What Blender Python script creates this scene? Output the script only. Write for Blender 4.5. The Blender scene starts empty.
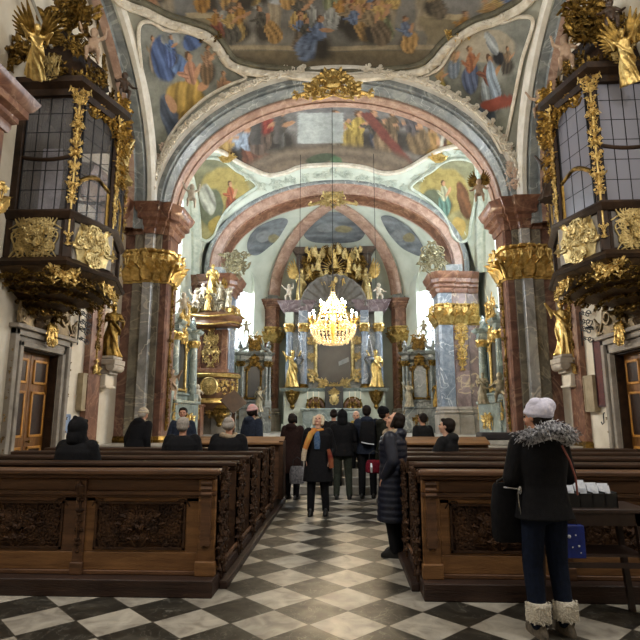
import bpy, math, random
import numpy as np
from math import pi, sin, cos, radians, sqrt, atan, atan2
from mathutils import Vector, Matrix, Euler
S = bpy.context.scene
COL = S.collection
# ---------------------------------------------------------------- camera
F = 535.0; PIT = radians(10.2); YAW = atan(23*cos(PIT)/F); CH = 1.6
cd = bpy.data.cameras.new('camera'); cam = bpy.data.objects.new('camera', cd); COL.objects.link(cam)
cd.sensor_width = 36; cd.sensor_fit = 'HORIZONTAL'; cd.lens = 36*F/640; cd.clip_start = .05; cd.clip_end = 200
cam.location = (0, 0, CH); cam.rotation_euler = (pi/2+PIT, 0, YAW)
S.camera = cam
S.view_settings.view_transform = 'Standard'; S.view_settings.look = 'None'
S.view_settings.gamma = 1; S.view_settings.exposure = 0.9; S.view_settings.use_curve_mapping = False
# ---------------------------------------------------------------- world and lights
wd = bpy.data.worlds.new('world'); S.world = wd; wd.use_nodes = True
wb = wd.node_tree.nodes['Background']; wb.inputs[0].default_value = (.78, .88, 1, 1); wb.inputs[1].default_value = 2.5
def area(name, loc, target, sx, sy, power, color=(1, 1, 1)):
    l = bpy.data.lights.new(name, 'AREA'); l.shape = 'RECTANGLE'; l.size = sx; l.size_y = sy; l.energy = power; l.color = color
    o = bpy.data.objects.new(name, l); COL.objects.link(o); o.location = loc
    o.rotation_euler = (Vector(target)-Vector(loc)).to_track_quat('-Z', 'Z').to_euler()
    return o
DAY = (.86, .93, 1)
area('nave_side_fill_left', (-5.9, 3.6, 9.4), (2.5, 12.5, 8.5), 3.2, 5, 560, (1, .97, .92))  # added fill lamp for assumed side windows out of view; the wall has none
area('nave_side_fill_right', (5.5, 3.6, 9.4), (-2.5, 12.5, 8.5), 3.2, 5, 560, (1, .97, .92))  # matching added fill lamp on the right, also without a built window
area('nave_rear_fill', (0, -4.6, 7.5), (0, 12, 7.5), 5, 4, 58, (1, .95, .88))  # added dim fill from behind the camera; the rear wall is closed
area('chancel_window_light_left', (-7.1, 18.2, 8), (0, 19, 6.8), 3.4, 5.5, 960, DAY)
area('chancel_window_light_right', (6.5, 18.2, 8), (-.4, 19, 6.8), 3.4, 5.5, 960, DAY)
area('apse_window_light_left', (-5.9, 25.2, 6.8), (0, 21.5, 5), 1.9, 4.4, 800, DAY)
area('apse_window_light_right', (5.2, 25.2, 6.8), (-.4, 21.5, 5), 1.9, 4.4, 800, DAY)
# ---------------------------------------------------------------- projection helpers (a pixel's ray meets a plane standing in the church)
_fw = Vector((-sin(YAW)*cos(PIT), cos(YAW)*cos(PIT), sin(PIT))); _rt = Vector((cos(YAW), sin(YAW), 0)); _up = _rt.cross(_fw)
def ray(px, py): return _rt*((px-320)/F)+_up*((320-py)/F)+_fw
def at(px, py, Y):
    d = ray(px, py); t = Y/d.y; return Vector((d.x*t, Y, CH+d.z*t))
def atX(px, py, X):
    d = ray(px, py); t = X/d.x; return Vector((X, d.y*t, CH+d.z*t))
# ---------------------------------------------------------------- materials
def lin(h):
    c = [int(h[i:i+2], 16)/255 for i in (0, 2, 4)]
    return tuple(x/12.92 if x <= .04045 else ((x+.055)/1.055)**2.4 for x in c)+(1,)
def newmat(name):
    m = bpy.data.materials.new(name); m.use_nodes = True; nt = m.node_tree
    return m, nt, nt.nodes['Principled BSDF']
def L(nt, a, b): nt.links.new(a, b)
def node(nt, t, **k):
    n = nt.nodes.new(t)
    for a, b in k.items(): setattr(n, a, b)
    return n
def coords(nt, scale=(1, 1, 1), obj=True):
    tc = node(nt, 'ShaderNodeNewGeometry' if not obj else 'ShaderNodeTexCoord'); mp = node(nt, 'ShaderNodeMapping')
    mp.inputs['Scale'].default_value = scale
    L(nt, tc.outputs['Position' if not obj else 'Object'], mp.inputs['Vector']); return mp.outputs['Vector']
def ramp(nt, stops):
    r = node(nt, 'ShaderNodeValToRGB'); e = r.color_ramp.elements
    while len(e) < len(stops): e.new(.5)
    for q, (p, c) in zip(e, stops): q.position = p; q.color = c
    return r
def M(name, c1, c2=None, rough=.6, metal=0, scale=4, bump=0, bscale=None, stretch=(1, 1, 1), spec=None, trans=0, emit=0):
    m, nt, b = newmat(name)
    a = lin(c1); c = lin(c2) if c2 else tuple(x*.8 for x in a[:3])+(1,)
    v = coords(nt, stretch)
    n = node(nt, 'ShaderNodeTexNoise'); n.inputs['Scale'].default_value = scale; n.inputs['Detail'].default_value = 6; n.inputs['Roughness'].default_value = .62
    L(nt, v, n.inputs['Vector'])
    r = ramp(nt, [(.32, c), (.66, a)]); L(nt, n.outputs['Fac'], r.inputs[0]); L(nt, r.outputs[0], b.inputs['Base Color'])
    b.inputs['Roughness'].default_value = rough; b.inputs['Metallic'].default_value = metal
    if spec is not None: b.inputs['Specular IOR Level'].default_value = spec
    if trans: b.inputs['Transmission Weight'].default_value = trans
    if emit:
        b.inputs['Emission Color'].default_value = a; b.inputs['Emission Strength'].default_value = emit
    if bump:
        n2 = node(nt, 'ShaderNodeTexNoise'); n2.inputs['Scale'].default_value = bscale or scale*6; n2.inputs['Detail'].default_value = 4
        L(nt, v, n2.inputs['Vector'])
        bp = node(nt, 'ShaderNodeBump'); bp.inputs['Strength'].default_value = bump; bp.inputs['Distance'].default_value = .02
        L(nt, n2.outputs['Fac'], bp.inputs['Height']); L(nt, bp.outputs[0], b.inputs['Normal'])
    return m
def marble(name, c1, c2, c3, vein='d8c8b0', scale=1.6, rough=.3, vw=.02, vs=.9, vamt=.75):
    m, nt, b = newmat(name); v = coords(nt, obj=False)
    n = node(nt, 'ShaderNodeTexNoise'); n.inputs['Scale'].default_value = scale; n.inputs['Detail'].default_value = 9; n.inputs['Roughness'].default_value = .68; n.inputs['Distortion'].default_value = 1.1
    L(nt, v, n.inputs['Vector'])
    r = ramp(nt, [(.34, lin(c2)), (.5, lin(c1)), (.66, lin(c3))]); L(nt, n.outputs['Fac'], r.inputs[0])
    n2 = node(nt, 'ShaderNodeTexNoise'); n2.inputs['Scale'].default_value = vs; n2.inputs['Detail'].default_value = 3; n2.inputs['Distortion'].default_value = 1.6
    L(nt, v, n2.inputs['Vector'])
    s = node(nt, 'ShaderNodeMath', operation='SUBTRACT'); s.inputs[1].default_value = .5; L(nt, n2.outputs['Fac'], s.inputs[0])
    ab = node(nt, 'ShaderNodeMath', operation='ABSOLUTE'); L(nt, s.outputs[0], ab.inputs[0])
    lt = ramp(nt, [(0, (vamt, vamt, vamt, 1)), (vw, (0, 0, 0, 1))]); L(nt, ab.outputs[0], lt.inputs[0])
    mx = node(nt, 'ShaderNodeMix', data_type='RGBA'); L(nt, lt.outputs[0], mx.inputs[0]); L(nt, r.outputs[0], mx.inputs[6]); mx.inputs[7].default_value = lin(vein)
    L(nt, mx.outputs[2], b.inputs['Base Color']); b.inputs['Roughness'].default_value = rough
    return m
gold = M('gilding', 'e6ca84', 'a58446', .4, .95, 9, .5, 30)
oldgold = M('old_gilding', '9c7d40', '3d2e18', .42, 1, 7, .6, 25)
palegold = M('pale_gilding', 'dcc68c', '95804f', .42, .85, 6, .5, 24)
silver = M('silvering', 'd0d4dc', '8f949e', .25, 1, 8)
plaster = M('plaster_white', 'dcd3c2', 'c4b8a2', .9, 0, 1.2)
mint = M('plaster_mint', 'cdd4c8', 'b7c0b3', .85, 0, 1.1)
whites = M('stucco_white', 'e9e5db', 'd0cabb', .75, 0, 3); cream = M('stucco_cream', 'e8e1d2', 'c4b9a4', .8, 0, 5, .3, 14)
vaultgrey = M('vault_plaster', 'aaa99a', '8d8e82', .85, 0, 1.3)
pinkst = M('stucco_pink', 'e0cdb8', 'c09f8a', .8, 0, 4, .4, 16)
mintst = M('stucco_mint', 'd0d6ca', 'a3b0a4', .8, 0, 5, .3, 18)
red_mb = marble('red_marble', '6a4a3e', '4c332c', '826050', 'b09078', 2.2, .28, vamt=.45)
brown_mb = marble('brown_marble', '76513f', '51352b', '99745c', 'b89a80', 2.4, .32, vamt=.4)
pink_mb = marble('pink_marble', 'a98a7a', '8a6c5e', 'bfa391', 'cdb8a4', 2.6, .4, vamt=.4)
olive_mb = marble('olive_marble', '6a6458', '4a463e', '868070', 'b0a68c', 1.8, .28, vamt=.5)
blue_mb = marble('blue_grey_marble', '9a9a98', '7a7a78', 'b5b3ac', 'd8d0c0', 1.5, .25)
slate_mb = marble('slate_marble', '7d8282', '62686a', '999c98', 'b8bcb8', 1.9, .35)
mauve_mb = marble('mauve_marble', '80706f', '5f5050', 'a08c8c', 'd8c4a0', 1.3, .28, .03)
green_mb = marble('green_marble', '64716c', '48544e', '86938c', 'b4c4b4', 1.8, .28)
teal_mb = marble('teal_marble', '7c8885', '5d6967', '99a5a1', 'c8d0c8', 2, .28)
colblue = marble('column_blue', '747e8a', '5c6672', '8f979f', 'c8ccd0', 2.6, .22)
grey_st = M('grey_stone', '9f968a', '7d7468', .75, 0, 3, .3, 22)
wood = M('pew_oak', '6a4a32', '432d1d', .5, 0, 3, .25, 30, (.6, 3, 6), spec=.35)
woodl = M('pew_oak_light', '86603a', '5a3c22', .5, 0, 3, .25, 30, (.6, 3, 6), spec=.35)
woodd = M('carved_dark_oak', '48311f', '241710', .65, 0, 8, .4, 30, spec=.2)
plat = M('platform_oak', '3b2a22', '231813', .5, 0, 3, .3, 24, (.6, 3, 6), spec=.3)
dwood = M('oratory_walnut', '3a291c', '1d130c', .5, 0, 5, .3, 30, spec=.2)
doorw = M('door_walnut', '8a5a24', '5c3a17', .4, 0, 5, .2, 30, (4, 4, .8))
doorp = M('door_burr_panel', '3a2212', '1b0f08', .35, 0, 12)
doorg = M('door_honey_moulding', 'cf9440', 'a87030', .4, 0, 6)
iron = M('wrought_iron', '1c1b1c', '0e0d0e', .5, .6)
curt = M('curtain_cloth', '463a30', '211a15', .9, 0, 14, 0, None, (6, 6, .5))
flesh = M('painted_flesh', 'b59a80', '8b6f58', .5, 0, 5)
fleshw = M('painted_pale', 'd3c8b6', 'a89c88', .45, 0, 6)
darkfig = M('painted_dark_wood', '4a3626', '2a1c12', .45, 0, 6)
canvas = M('old_canvas', '2c2e30', '17191b', .35, 0, 2)
bluefr = M('blue_cloud_paint', '6f7f93', '4b5a70', .9, 0, 2.5)
def glassmat(name, c, alpha, rough=.08):
    m, nt, b = newmat(name)
    out = nt.nodes['Material Output']; tr = node(nt, 'ShaderNodeBsdfTransparent'); mx = node(nt, 'ShaderNodeMixShader')
    b.inputs['Base Color'].default_value = lin(c); b.inputs['Roughness'].default_value = rough
    mx.inputs[0].default_value = alpha; L(nt, tr.outputs[0], mx.inputs[1]); L(nt, b.outputs[0], mx.inputs[2]); L(nt, mx.outputs[0], out.inputs[0])
    return m
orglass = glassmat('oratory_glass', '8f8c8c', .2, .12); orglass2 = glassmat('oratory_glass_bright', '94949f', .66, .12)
winglass = glassmat('window_glass', 'dfe8f2', .18, .2)
crystal, _nt, _b = newmat('crystal'); _b.inputs['Base Color'].default_value = (.95, .8, .55, 1); _b.inputs['Roughness'].default_value = .05; _b.inputs['Metallic'].default_value = .55
_b.inputs['Emission Color'].default_value = (1, .8, .5, 1); _b.inputs['Emission Strength'].default_value = 0
bulb = M('candle_flame', 'fff0cc', 'fff0cc', .5, emit=60)
candle = M('candle_wax', 'efe6d0', 'd8ccb0', .5)
# ---------------------------------------------------------------- mesh builder
BASE = {}
class MB:
    def __init__(s): s.v = []; s.f = []; s.m = []; s.mi = 0
    def add(s, vs, fs, mi=None):
        o = len(s.v); s.v += [tuple(p) for p in vs]; s.f += [tuple(i+o for i in f) for f in fs]; s.m += [s.mi if mi is None else mi]*len(fs); return s
    def box(s, x0, x1, y0, y1, z0, z1, mi=None):
        return s.add([(x, y, z) for x in (x0, x1) for y in (y0, y1) for z in (z0, z1)],
            [(0, 1, 3, 2), (4, 6, 7, 5), (0, 4, 5, 1), (2, 3, 7, 6), (0, 2, 6, 4), (1, 5, 7, 3)], mi)
    def obox(s, c, size, mat=None, mi=None):
        a, b, d = [q/2 for q in size]; vs = [Vector((x, y, z)) for x in (-a, a) for y in (-b, b) for z in (-d, d)]
        if mat: vs = [mat @ q for q in vs]
        return s.add([q+Vector(c) for q in vs], [(0, 1, 3, 2), (4, 6, 7, 5), (0, 4, 5, 1), (2, 3, 7, 6), (0, 2, 6, 4), (1, 5, 7, 3)], mi)
    def tube(s, pts, rad, n=8, mi=None, round_=False, flat=1):
        pts = [Vector(p) for p in pts]
        if not hasattr(rad, '__len__'): rad = [rad]*len(pts)
        rad = list(rad)
        if round_:
            d0 = (pts[0]-pts[1]).normalized(); d1 = (pts[-1]-pts[-2]).normalized(); r0, r1 = rad[0], rad[-1]
            pre = [(pts[0]+d0*r0*sin(a), r0*cos(a)) for a in (1.45, 1.05, .55)]; post = [(pts[-1]+d1*r1*sin(a), r1*cos(a)) for a in (.55, 1.05, 1.45)]
            pts = [p for p, _ in pre]+pts+[p for p, _ in post]; rad = [r for _, r in pre]+rad+[r for _, r in post]
        vs = []; fs = []; k = len(pts); up = None
        for i, p in enumerate(pts):
            t = (pts[min(i+1, k-1)]-pts[max(i-1, 0)]); t = t.normalized() if t.length > 1e-9 else Vector((0, 0, 1))
            if up is None:
                a = Vector((0, 1, 0)) if abs(t.y) < .9 else Vector((1, 0, 0)); u = (a-t*a.dot(t)).normalized()
            else:
                u = up-t*up.dot(t); u = u.normalized() if u.length > 1e-6 else t.orthogonal().normalized()
            up = u; w = t.cross(u)
            for j in range(n):
                g = 2*pi*j/n; vs.append(p+(u*cos(g)*flat+w*sin(g))*rad[i])
        for i in range(k-1):
            for j in range(n): fs.append((i*n+j, i*n+(j+1) % n, (i+1)*n+(j+1) % n, (i+1)*n+j))
        fs.append(tuple(range(n))[::-1]); fs.append(tuple(range((k-1)*n, k*n)))
        return s.add(vs, fs, mi)
    def cap(s, a, b, ra, rb=None, n=12, mi=None): return s.tube([a, b], [ra, ra if rb is None else rb], n, mi, True)
    def ell(s, c, r, rot=None, n=10, mi=None):
        if not hasattr(r, '__len__'): r = (r, r, r)
        vs = []; fs = []; h = max(4, n//2+1); c = Vector(c)
        def P(x, y, z):
            q = Vector((x*r[0], y*r[1], z*r[2])); return (rot @ q if rot else q)+c
        vs.append(P(0, 0, 1))
        for i in range(1, h):
            a = pi*i/h
            for j in range(n): g = 2*pi*j/n; vs.append(P(sin(a)*cos(g), sin(a)*sin(g), cos(a)))
        vs.append(P(0, 0, -1)); e = len(vs)-1
        for j in range(n): fs.append((0, 1+j, 1+(j+1) % n))
        for i in range(h-2):
            for j in range(n): a = 1+i*n; fs.append((a+j, a+n+j, a+n+(j+1) % n, a+(j+1) % n))
        a = 1+(h-2)*n
        for j in range(n): fs.append((a+(j+1) % n, a+j, e))
        return s.add(vs, fs, mi)
    def loft(s, rings, n=20, mi=None, pw=2.0):        # rings: (x,y,z,rx,ry)
        vs = []; fs = []
        for (x, y, z, rx, ry) in rings:
            for j in range(n):
                g = 2*pi*j/n; c_, s_ = cos(g), sin(g)
                vs.append((x+rx*math.copysign(abs(c_)**(2/pw), c_), y+ry*math.copysign(abs(s_)**(2/pw), s_), z))
        for i in range(len(rings)-1):
            for j in range(n): fs.append((i*n+j, i*n+(j+1) % n, (i+1)*n+(j+1) % n, (i+1)*n+j))
        fs.append(tuple(range(n))[::-1]); fs.append(tuple(range((len(rings)-1)*n, len(rings)*n)))
        return s.add(vs, fs, mi)
    def lathe(s, prof, c, n=16, mi=None, a0=0, a1=2*pi):
        full = abs(a1-a0-2*pi) < 1e-6; k = n if full else n+1; vs = []; fs = []
        for r, z in prof:
            for j in range(k): g = a0+(a1-a0)*j/n; vs.append((c[0]+r*cos(g), c[1]+r*sin(g), c[2]+z))
        for i in range(len(prof)-1):
            for j in range(n if full else n): q = (j+1) % k; fs.append((i*k+j, i*k+q, (i+1)*k+q, (i+1)*k+j))
        if full: fs.append(tuple(range(k))[::-1]); fs.append(tuple(range((len(prof)-1)*k, len(prof)*k)))
        return s.add(vs, fs, mi)
    def poly(s, pts, z0, z1, mi=None):
        n = len(pts); vs = [(x, y, z0) for x, y in pts]+[(x, y, z1) for x, y in pts]
        return s.add(vs, [tuple(range(n))[::-1], tuple(range(n, 2*n))]+[(i, (i+1) % n, n+(i+1) % n, n+i) for i in range(n)], mi)
    def slab(s, pts, d, mi=None):                      # 3d polygon pts extruded by vector d
        n = len(pts); pts = [Vector(p) for p in pts]; d = Vector(d)
        return s.add(pts+[p+d for p in pts], [tuple(range(n))[::-1], tuple(range(n, 2*n))]+[(i, (i+1) % n, n+(i+1) % n, n+i) for i in range(n)], mi)
    def sweep(s, path, prof, mi=None, closed=False, capz=True):   # plan path [(x,y)], profile [(out,z)], outward = right of travel
        n = len(path); P = [Vector((p[0], p[1])) for p in path]; off = []
        for i in range(n):
            a = P[(i-1) % n] if (closed or i > 0) else None; b = P[(i+1) % n] if (closed or i < n-1) else None
            d1 = (P[i]-a).normalized() if a is not None else None; d2 = (b-P[i]).normalized() if b is not None else None
            if d1 is None: d1 = d2
            if d2 is None: d2 = d1
            n1 = Vector((d1.y, -d1.x)); n2 = Vector((d2.y, -d2.x)); m_ = n1+n2
            m_ = n1 if m_.length < 1e-4 else m_/max(.35, (1+n1.dot(n2))); off.append(m_)
        k = len(prof); vs = []; fs = []
        for i in range(n):
            for o, z in prof: q = P[i]+off[i]*o; vs.append((q.x, q.y, z))
        for i in range(n if closed else n-1):
            j = (i+1) % n
            for a in range(k-1): fs.append((i*k+a, j*k+a, j*k+a+1, i*k+a+1))
        if not closed:
            fs.append(tuple(range(k))); fs.append(tuple((n-1)*k+a for a in range(k))[::-1])
        if capz:
            for a in (0, k-1): fs.append(tuple(i*k+a for i in range(n)))
        return s.add(vs, fs, mi)
    def grid(s, fn, nu, nv, mi=None, wrap=False):
        vs = [fn(i/nu, j/nv) for i in range(nu+1) for j in range(nv+1)]
        fs = [(i*(nv+1)+j, (i+1)*(nv+1)+j, (i+1)*(nv+1)+j+1, i*(nv+1)+j+1) for i in range(nu) for j in range(nv)]
        return s.add(vs, fs, mi)
    def xf(s, mat):
        s.v = [tuple(mat @ Vector(p)) for p in s.v]; return s
    def merge(s, o, mat=None, mi=None):
        vs = [tuple(mat @ Vector(p)) for p in o.v] if mat else o.v
        k = len(s.v); s.v += vs; s.f += [tuple(i+k for i in f) for f in o.f]; s.m += (o.m if mi is None else [mi]*len(o.f)); return s
    def mesh(s, name, mats, ang=40):
        me = bpy.data.meshes.new(name); me.from_pydata(s.v, [], s.f)
        for m_ in (mats if isinstance(mats, (list, tuple)) else [mats]): me.materials.append(m_)
        if isinstance(mats, (list, tuple)): me.polygons.foreach_set('material_index', s.m)
        me.polygons.foreach_set('use_smooth', [True]*len(me.polygons)); me.update()
        try: me.set_sharp_from_angle(angle=radians(ang))
        except Exception: pass
        return me
    def build(s, name, mats, parent=None, world=True, bevel=0, ang=40):
        if parent is not None and world:
            b = BASE.get(parent.name, Vector((0, 0, 0))); s.v = [(p[0]-b[0], p[1]-b[1], p[2]-b[2]) for p in s.v]
        o = link(name, s.mesh(name, mats, ang), parent)
        if bevel:
            bm = o.modifiers.new('bevel', 'BEVEL'); bm.width = bevel; bm.segments = 2; bm.limit_method = 'ANGLE'
        return o
def link(name, data, parent=None):
    o = bpy.data.objects.new(name, data); COL.objects.link(o)
    if parent is not None:
        o.parent = parent; BASE[o.name] = BASE.get(parent.name, Vector((0, 0, 0)))
    return o
def tag(o, label, cat, group=None, kind=None):
    if label: o['label'] = label
    if cat: o['category'] = cat
    if group: o['group'] = group
    if kind: o['kind'] = kind
    return o
def thing(name, label, cat, loc=(0, 0, 0), rz=0, group=None):
    o = bpy.data.objects.new(name, None); COL.objects.link(o); o.location = loc; o.rotation_euler = (0, 0, rz)
    o.empty_display_size = .1; BASE[o.name] = Vector(loc); return tag(o, label, cat, group)
def solo(mb, name, mats, label, cat, group=None, world=True, **k):
    return tag(mb.build(name, mats, None, **k), label, cat, group)
def struct(mb, name, mats, parent=None, **k):
    o = mb.build(name, mats, parent, **k)
    if parent is None: o['kind'] = 'structure'
    return o
def dup(root, label=None, loc=None, rz=None, group=None, mirror=None, scale=None):
    def cp(o, par):
        c = o.copy(); COL.objects.link(c)
        if par is not None: c.parent = par
        for ch in list(o.children): cp(ch, c)
        return c
    c = cp(root, None)
    if label: c['label'] = label
    if group: c['group'] = group
    if loc is not None: c.location = loc
    if rz is not None: c.rotation_euler = (0, 0, rz)
    if mirror is not None:
        c.location.x = 2*mirror-c.location.x; c.scale.x = -c.scale.x
    if scale: c.scale = [q*scale for q in c.scale]
    return c
def remesh(mb, name, mats, voxel=.012, smooth=4, parent=None, fac=.5):
    me = mb.mesh(name, mats if not isinstance(mats, (list, tuple)) else mats[0]); o = bpy.data.objects.new(name, me); COL.objects.link(o)
    r = o.modifiers.new('r', 'REMESH'); r.mode = 'VOXEL'; r.voxel_size = voxel; r.use_smooth_shade = True
    if smooth: s_ = o.modifiers.new('s', 'SMOOTH'); s_.iterations = smooth; s_.factor = fac
    dg = bpy.context.evaluated_depsgraph_get(); dg.update(); ev = o.evaluated_get(dg)
    m2 = bpy.data.meshes.new_from_object(ev); m2.name = name
    bpy.data.objects.remove(o); bpy.data.meshes.remove(me)
    m2.materials.clear(); m2.materials.append(mats if not isinstance(mats, (list, tuple)) else mats[0])
    m2.polygons.foreach_set('use_smooth', [True]*len(m2.polygons))
    return m2
# ---------------------------------------------------------------- ornament kit
def spiral(mb, c, r, turns=1.3, sgn=1, a0=0, w=.02, tail=None, n=14, y=0, seg=5):
    pts = []; rad = []
    if tail: pts.append((tail[0], y, tail[1])); rad.append(w*.6)
    for i in range(n):
        t = i/(n-1); rr = r*(1-.85*t); a = a0+sgn*2*pi*turns*t
        pts.append((c[0]+rr*cos(a), y-.4*w*t*2, c[1]+rr*sin(a))); rad.append(w*(1-.35*t))
    mb.tube(pts, rad, seg); mb.ell((pts[-1][0], y-w*.6, pts[-1][2]), w*1.3, n=6)
def leaf(mb, p, ang, ln, w, y=0, tilt=.3, curl=.5):
    # tongue shaped leaf in the XZ plane, facing -Y, curling towards the viewer at its tip
    vs = []; d = Vector((cos(ang), 0, sin(ang))); q = Vector((-sin(ang), 0, cos(ang))); p = Vector((p[0], y, p[1])); k = 5
    for i in range(k+1):
        t = i/k; ww = w*sin(pi*min(1, .18+t*.82))*.5*(1.0+.25*(i % 2)); out = -ln*(.08+tilt*.3*t+curl*.35*t*t)
        c_ = p+d*ln*t*(1-.15*t)
        for a, b in ((-1, .0), (0, -.12*w-.01), (1, .0)): vs.append(c_+q*ww*a+Vector((0, out+b, 0)))
    fs = []
    for i in range(k):
        for j in range(2): a = i*3+j; fs.append((a, a+1, a+4, a+3))
    # close the back
    o = len(vs)
    for i in range(k+1): vs.append(p+d*ln*i/k+Vector((0, .01, 0)))
    for i in range(k): fs.append((i*3, i*3+3, o+i+1, o+i)); fs.append((i*3+2, o+i, o+i+1, i*3+5))
    mb.add(vs, fs)
def orn(w, h, seed=0, density=1.0, depth=.05, sym=True, shape='oval', th=None, lv=2):
    """rococo relief of scrolls and leaves, centred at the origin in XZ, facing -Y"""
    r = random.Random(seed); mb = MB(); k = int(9*density)+3; th = th or min(w, h)*.035
    for i in range(k):
        for _ in range(20):
            x = r.uniform(0 if sym else -.5, .5)*w; z = r.uniform(-.5, .5)*h
            if shape == 'rect' or (x/(w*.5))**2+(z/(h*.5))**2 < .95: break
        R = min(w, h)*r.uniform(.09, .2); sg = r.choice((-1, 1)); a0 = r.uniform(0, 2*pi); y = -r.uniform(0, depth)
        tl = (x+R*1.9*cos(a0-sg*.9), z+R*1.9*sin(a0-sg*.9))
        for mx in ((1, -1) if sym else (1,)):
            spiral(mb, (x*mx, z), R, r.uniform(.9, 1.5), sg*mx, a0 if mx > 0 else pi-a0, th*r.uniform(.8, 1.3), (tl[0]*mx, tl[1]), 11, y)
            for q in range(lv):
                aa = a0+q*1.7+.6; leaf(mb, (x*mx+R*.8*cos(aa if mx > 0 else pi-aa), z+R*.8*sin(aa)), (aa+.5) if mx > 0 else pi-aa-.5, R*r.uniform(1., 1.7), R*.7, y, .3, .5)
    return mb
def cartouche(w, h, seed=0):
    mb = orn(w, h, seed, 1.4, w*.08); mb.ell((0, -.05*w, 0), (w*.2, w*.08, h*.26), n=16)
    for s_ in (-1, 1):
        spiral(mb, (s_*w*.3, h*.3), w*.14, 1.3, s_, pi/2, w*.03, (s_*w*.05, h*.42)); spiral(mb, (s_*w*.3, -h*.28), w*.13, 1.3, -s_, -pi/2, w*.03, (s_*w*.03, -h*.42))
        for i in range(5): leaf(mb, (s_*w*.12*i*.7, h*.3), pi/2-s_*.35*i, h*.25, w*.1)
    return mb
def frieze_leaves(path, z0, z1, step=.22, out=.06, rows=2):
    """acanthus capital leaves along a plan polyline (outward = right of travel)"""
    mb = MB(); H = z1-z0
    for (a, b) in zip(path[:-1], path[1:]):
        A = Vector((a[0], a[1], 0)); B = Vector((b[0], b[1], 0)); ln = (B-A).length
        if ln < .05: continue
        d = (B-A).normalized(); nr = Vector((d.y, -d.x, 0)); n = max(1, round(ln/step))
        R = Matrix(((d.x, -nr.x, 0, 0), (d.y, -nr.y, 0, 0), (0, 0, 1, 0), (0, 0, 0, 1)))
        for i in range(n):
            c = A+d*ln*(i+.5)/n; w_ = ln/n
            t = MB(); leaf(t, (0, 0), pi/2, H*.5, w_*1.15, -.02, .6, 1.1)
            leaf(t, (w_*.5, H*.22), pi/2, H*.5, w_*1.0, -.03, .7, 1.2)
            for s_ in (-1, 1): spiral(t, (s_*w_*.25, H*.8), w_*.23, 1.4, s_, pi/2, w_*.07, (s_*w_*.05, H*.5), 12, -.2*H-.05, 6)
            t.ell((0, -.2*H-.04, H*.94), (w_*.15, .06, w_*.15), n=8)
            mb.merge(t, Matrix.Translation((c.x, c.y, z0)) @ R)
    return mb
def place_xz(mb, loc, facing=-pi/2, scale=1, tilt=0):
    """ornament (facing -Y) turned so that it faces the plan angle `facing`"""
    return Matrix.Translation(loc) @ Matrix.Rotation(facing+pi/2, 4, 'Z') @ Matrix.Rotation(tilt, 4, 'X') @ Matrix.Scale(scale, 4)
# ================================================================ STRUCTURE
X0 = -.2; XA = -.35; XL = -6.2; XR = 5.8
def wall_open(mb, O, U, W_, z0, z1, hole, N, arch=True, n=16):
    O = Vector(O); U = Vector(U).normalized(); N = Vector(N); u0, u1, h0, hs = hole
    P = lambda u, z: O+U*u+Vector((0, 0, z-O.z))
    def quad(a, b, c, d): mb.add([P(a, c), P(b, c), P(b, d), P(a, d)], [(0, 1, 2, 3)])
    quad(0, u0, z0, z1); quad(u1, W_, z0, z1)
    if h0 > z0: quad(u0, u1, z0, h0)
    r = (u1-u0)/2; cu = (u0+u1)/2
    arc = [(cu-r*cos(pi*i/n), hs+(r*sin(pi*i/n) if arch else 0)) for i in range(n+1)] if arch else [(u0, hs), (u1, hs)]
    for (a, az), (b, bz) in zip(arc[:-1], arc[1:]): mb.add([P(a, az), P(b, bz), P(b, z1), P(a, z1)], [(0, 1, 2, 3)])
    loop = [(u0, h0)]+arc+[(u1, h0)]
    for (a, az), (b, bz) in zip(loop, loop[1:]+loop[:1]): mb.add([P(a, az), P(b, bz), P(b, bz)+N, P(a, az)+N], [(0, 1, 2, 3)])
    return [P(a, z) for a, z in loop]
# floor with a chequer of black and white marble laid on the diagonal
fl, nt, b = newmat('chequer_marble')
tc = node(nt, 'ShaderNodeNewGeometry'); sx = node(nt, 'ShaderNodeSeparateXYZ'); L(nt, tc.outputs['Position'], sx.inputs[0])
def mth(op, a, bb=None):
    n_ = node(nt, 'ShaderNodeMath', operation=op)
    for i, q in enumerate((a, bb)):
        if q is None: continue
        if isinstance(q, (int, float)): n_.inputs[i].default_value = q
        else: L(nt, q, n_.inputs[i])
    return n_.outputs[0]
TD = .386*CH; _d1 = ray(348.4, 611.1); _v1 = _d1*(-CH/_d1.z); _d2 = ray(348.4, 640.3); _v2 = _d2*(-CH/_d2.z)
tcx, tcy = .5*(_v1.x+_v2.x), _v1.y-TD/2
u_ = mth('DIVIDE', mth('SUBTRACT', sx.outputs[0], tcx), TD); v_ = mth('DIVIDE', mth('SUBTRACT', sx.outputs[1], tcy), TD)
p_ = mth('ADD', mth('ADD', u_, v_), .5); q_ = mth('ADD', mth('SUBTRACT', u_, v_), .5)
fp, fq = mth('FLOOR', p_), mth('FLOOR', q_); par = mth('ABSOLUTE', mth('MODULO', mth('ADD', fp, fq), 2))
rp, rq = mth('SUBTRACT', p_, fp), mth('SUBTRACT', q_, fq)
edge = mth('MINIMUM', mth('MINIMUM', rp, mth('SUBTRACT', 1, rp)), mth('MINIMUM', rq, mth('SUBTRACT', 1, rq)))
grout = mth('LESS_THAN', edge, .012)
cv = node(nt, 'ShaderNodeCombineXYZ'); L(nt, fp, cv.inputs[0]); L(nt, fq, cv.inputs[1])
wn = node(nt, 'ShaderNodeTexWhiteNoise'); L(nt, cv.outputs[0], wn.inputs[0])
off = node(nt, 'ShaderNodeVectorMath', operation='SCALE'); L(nt, wn.outputs['Color'], off.inputs[0]); off.inputs['Scale'].default_value = 20
ad = node(nt, 'ShaderNodeVectorMath', operation='ADD'); L(nt, tc.outputs['Position'], ad.inputs[0]); L(nt, off.outputs[0], ad.inputs[1])
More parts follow.
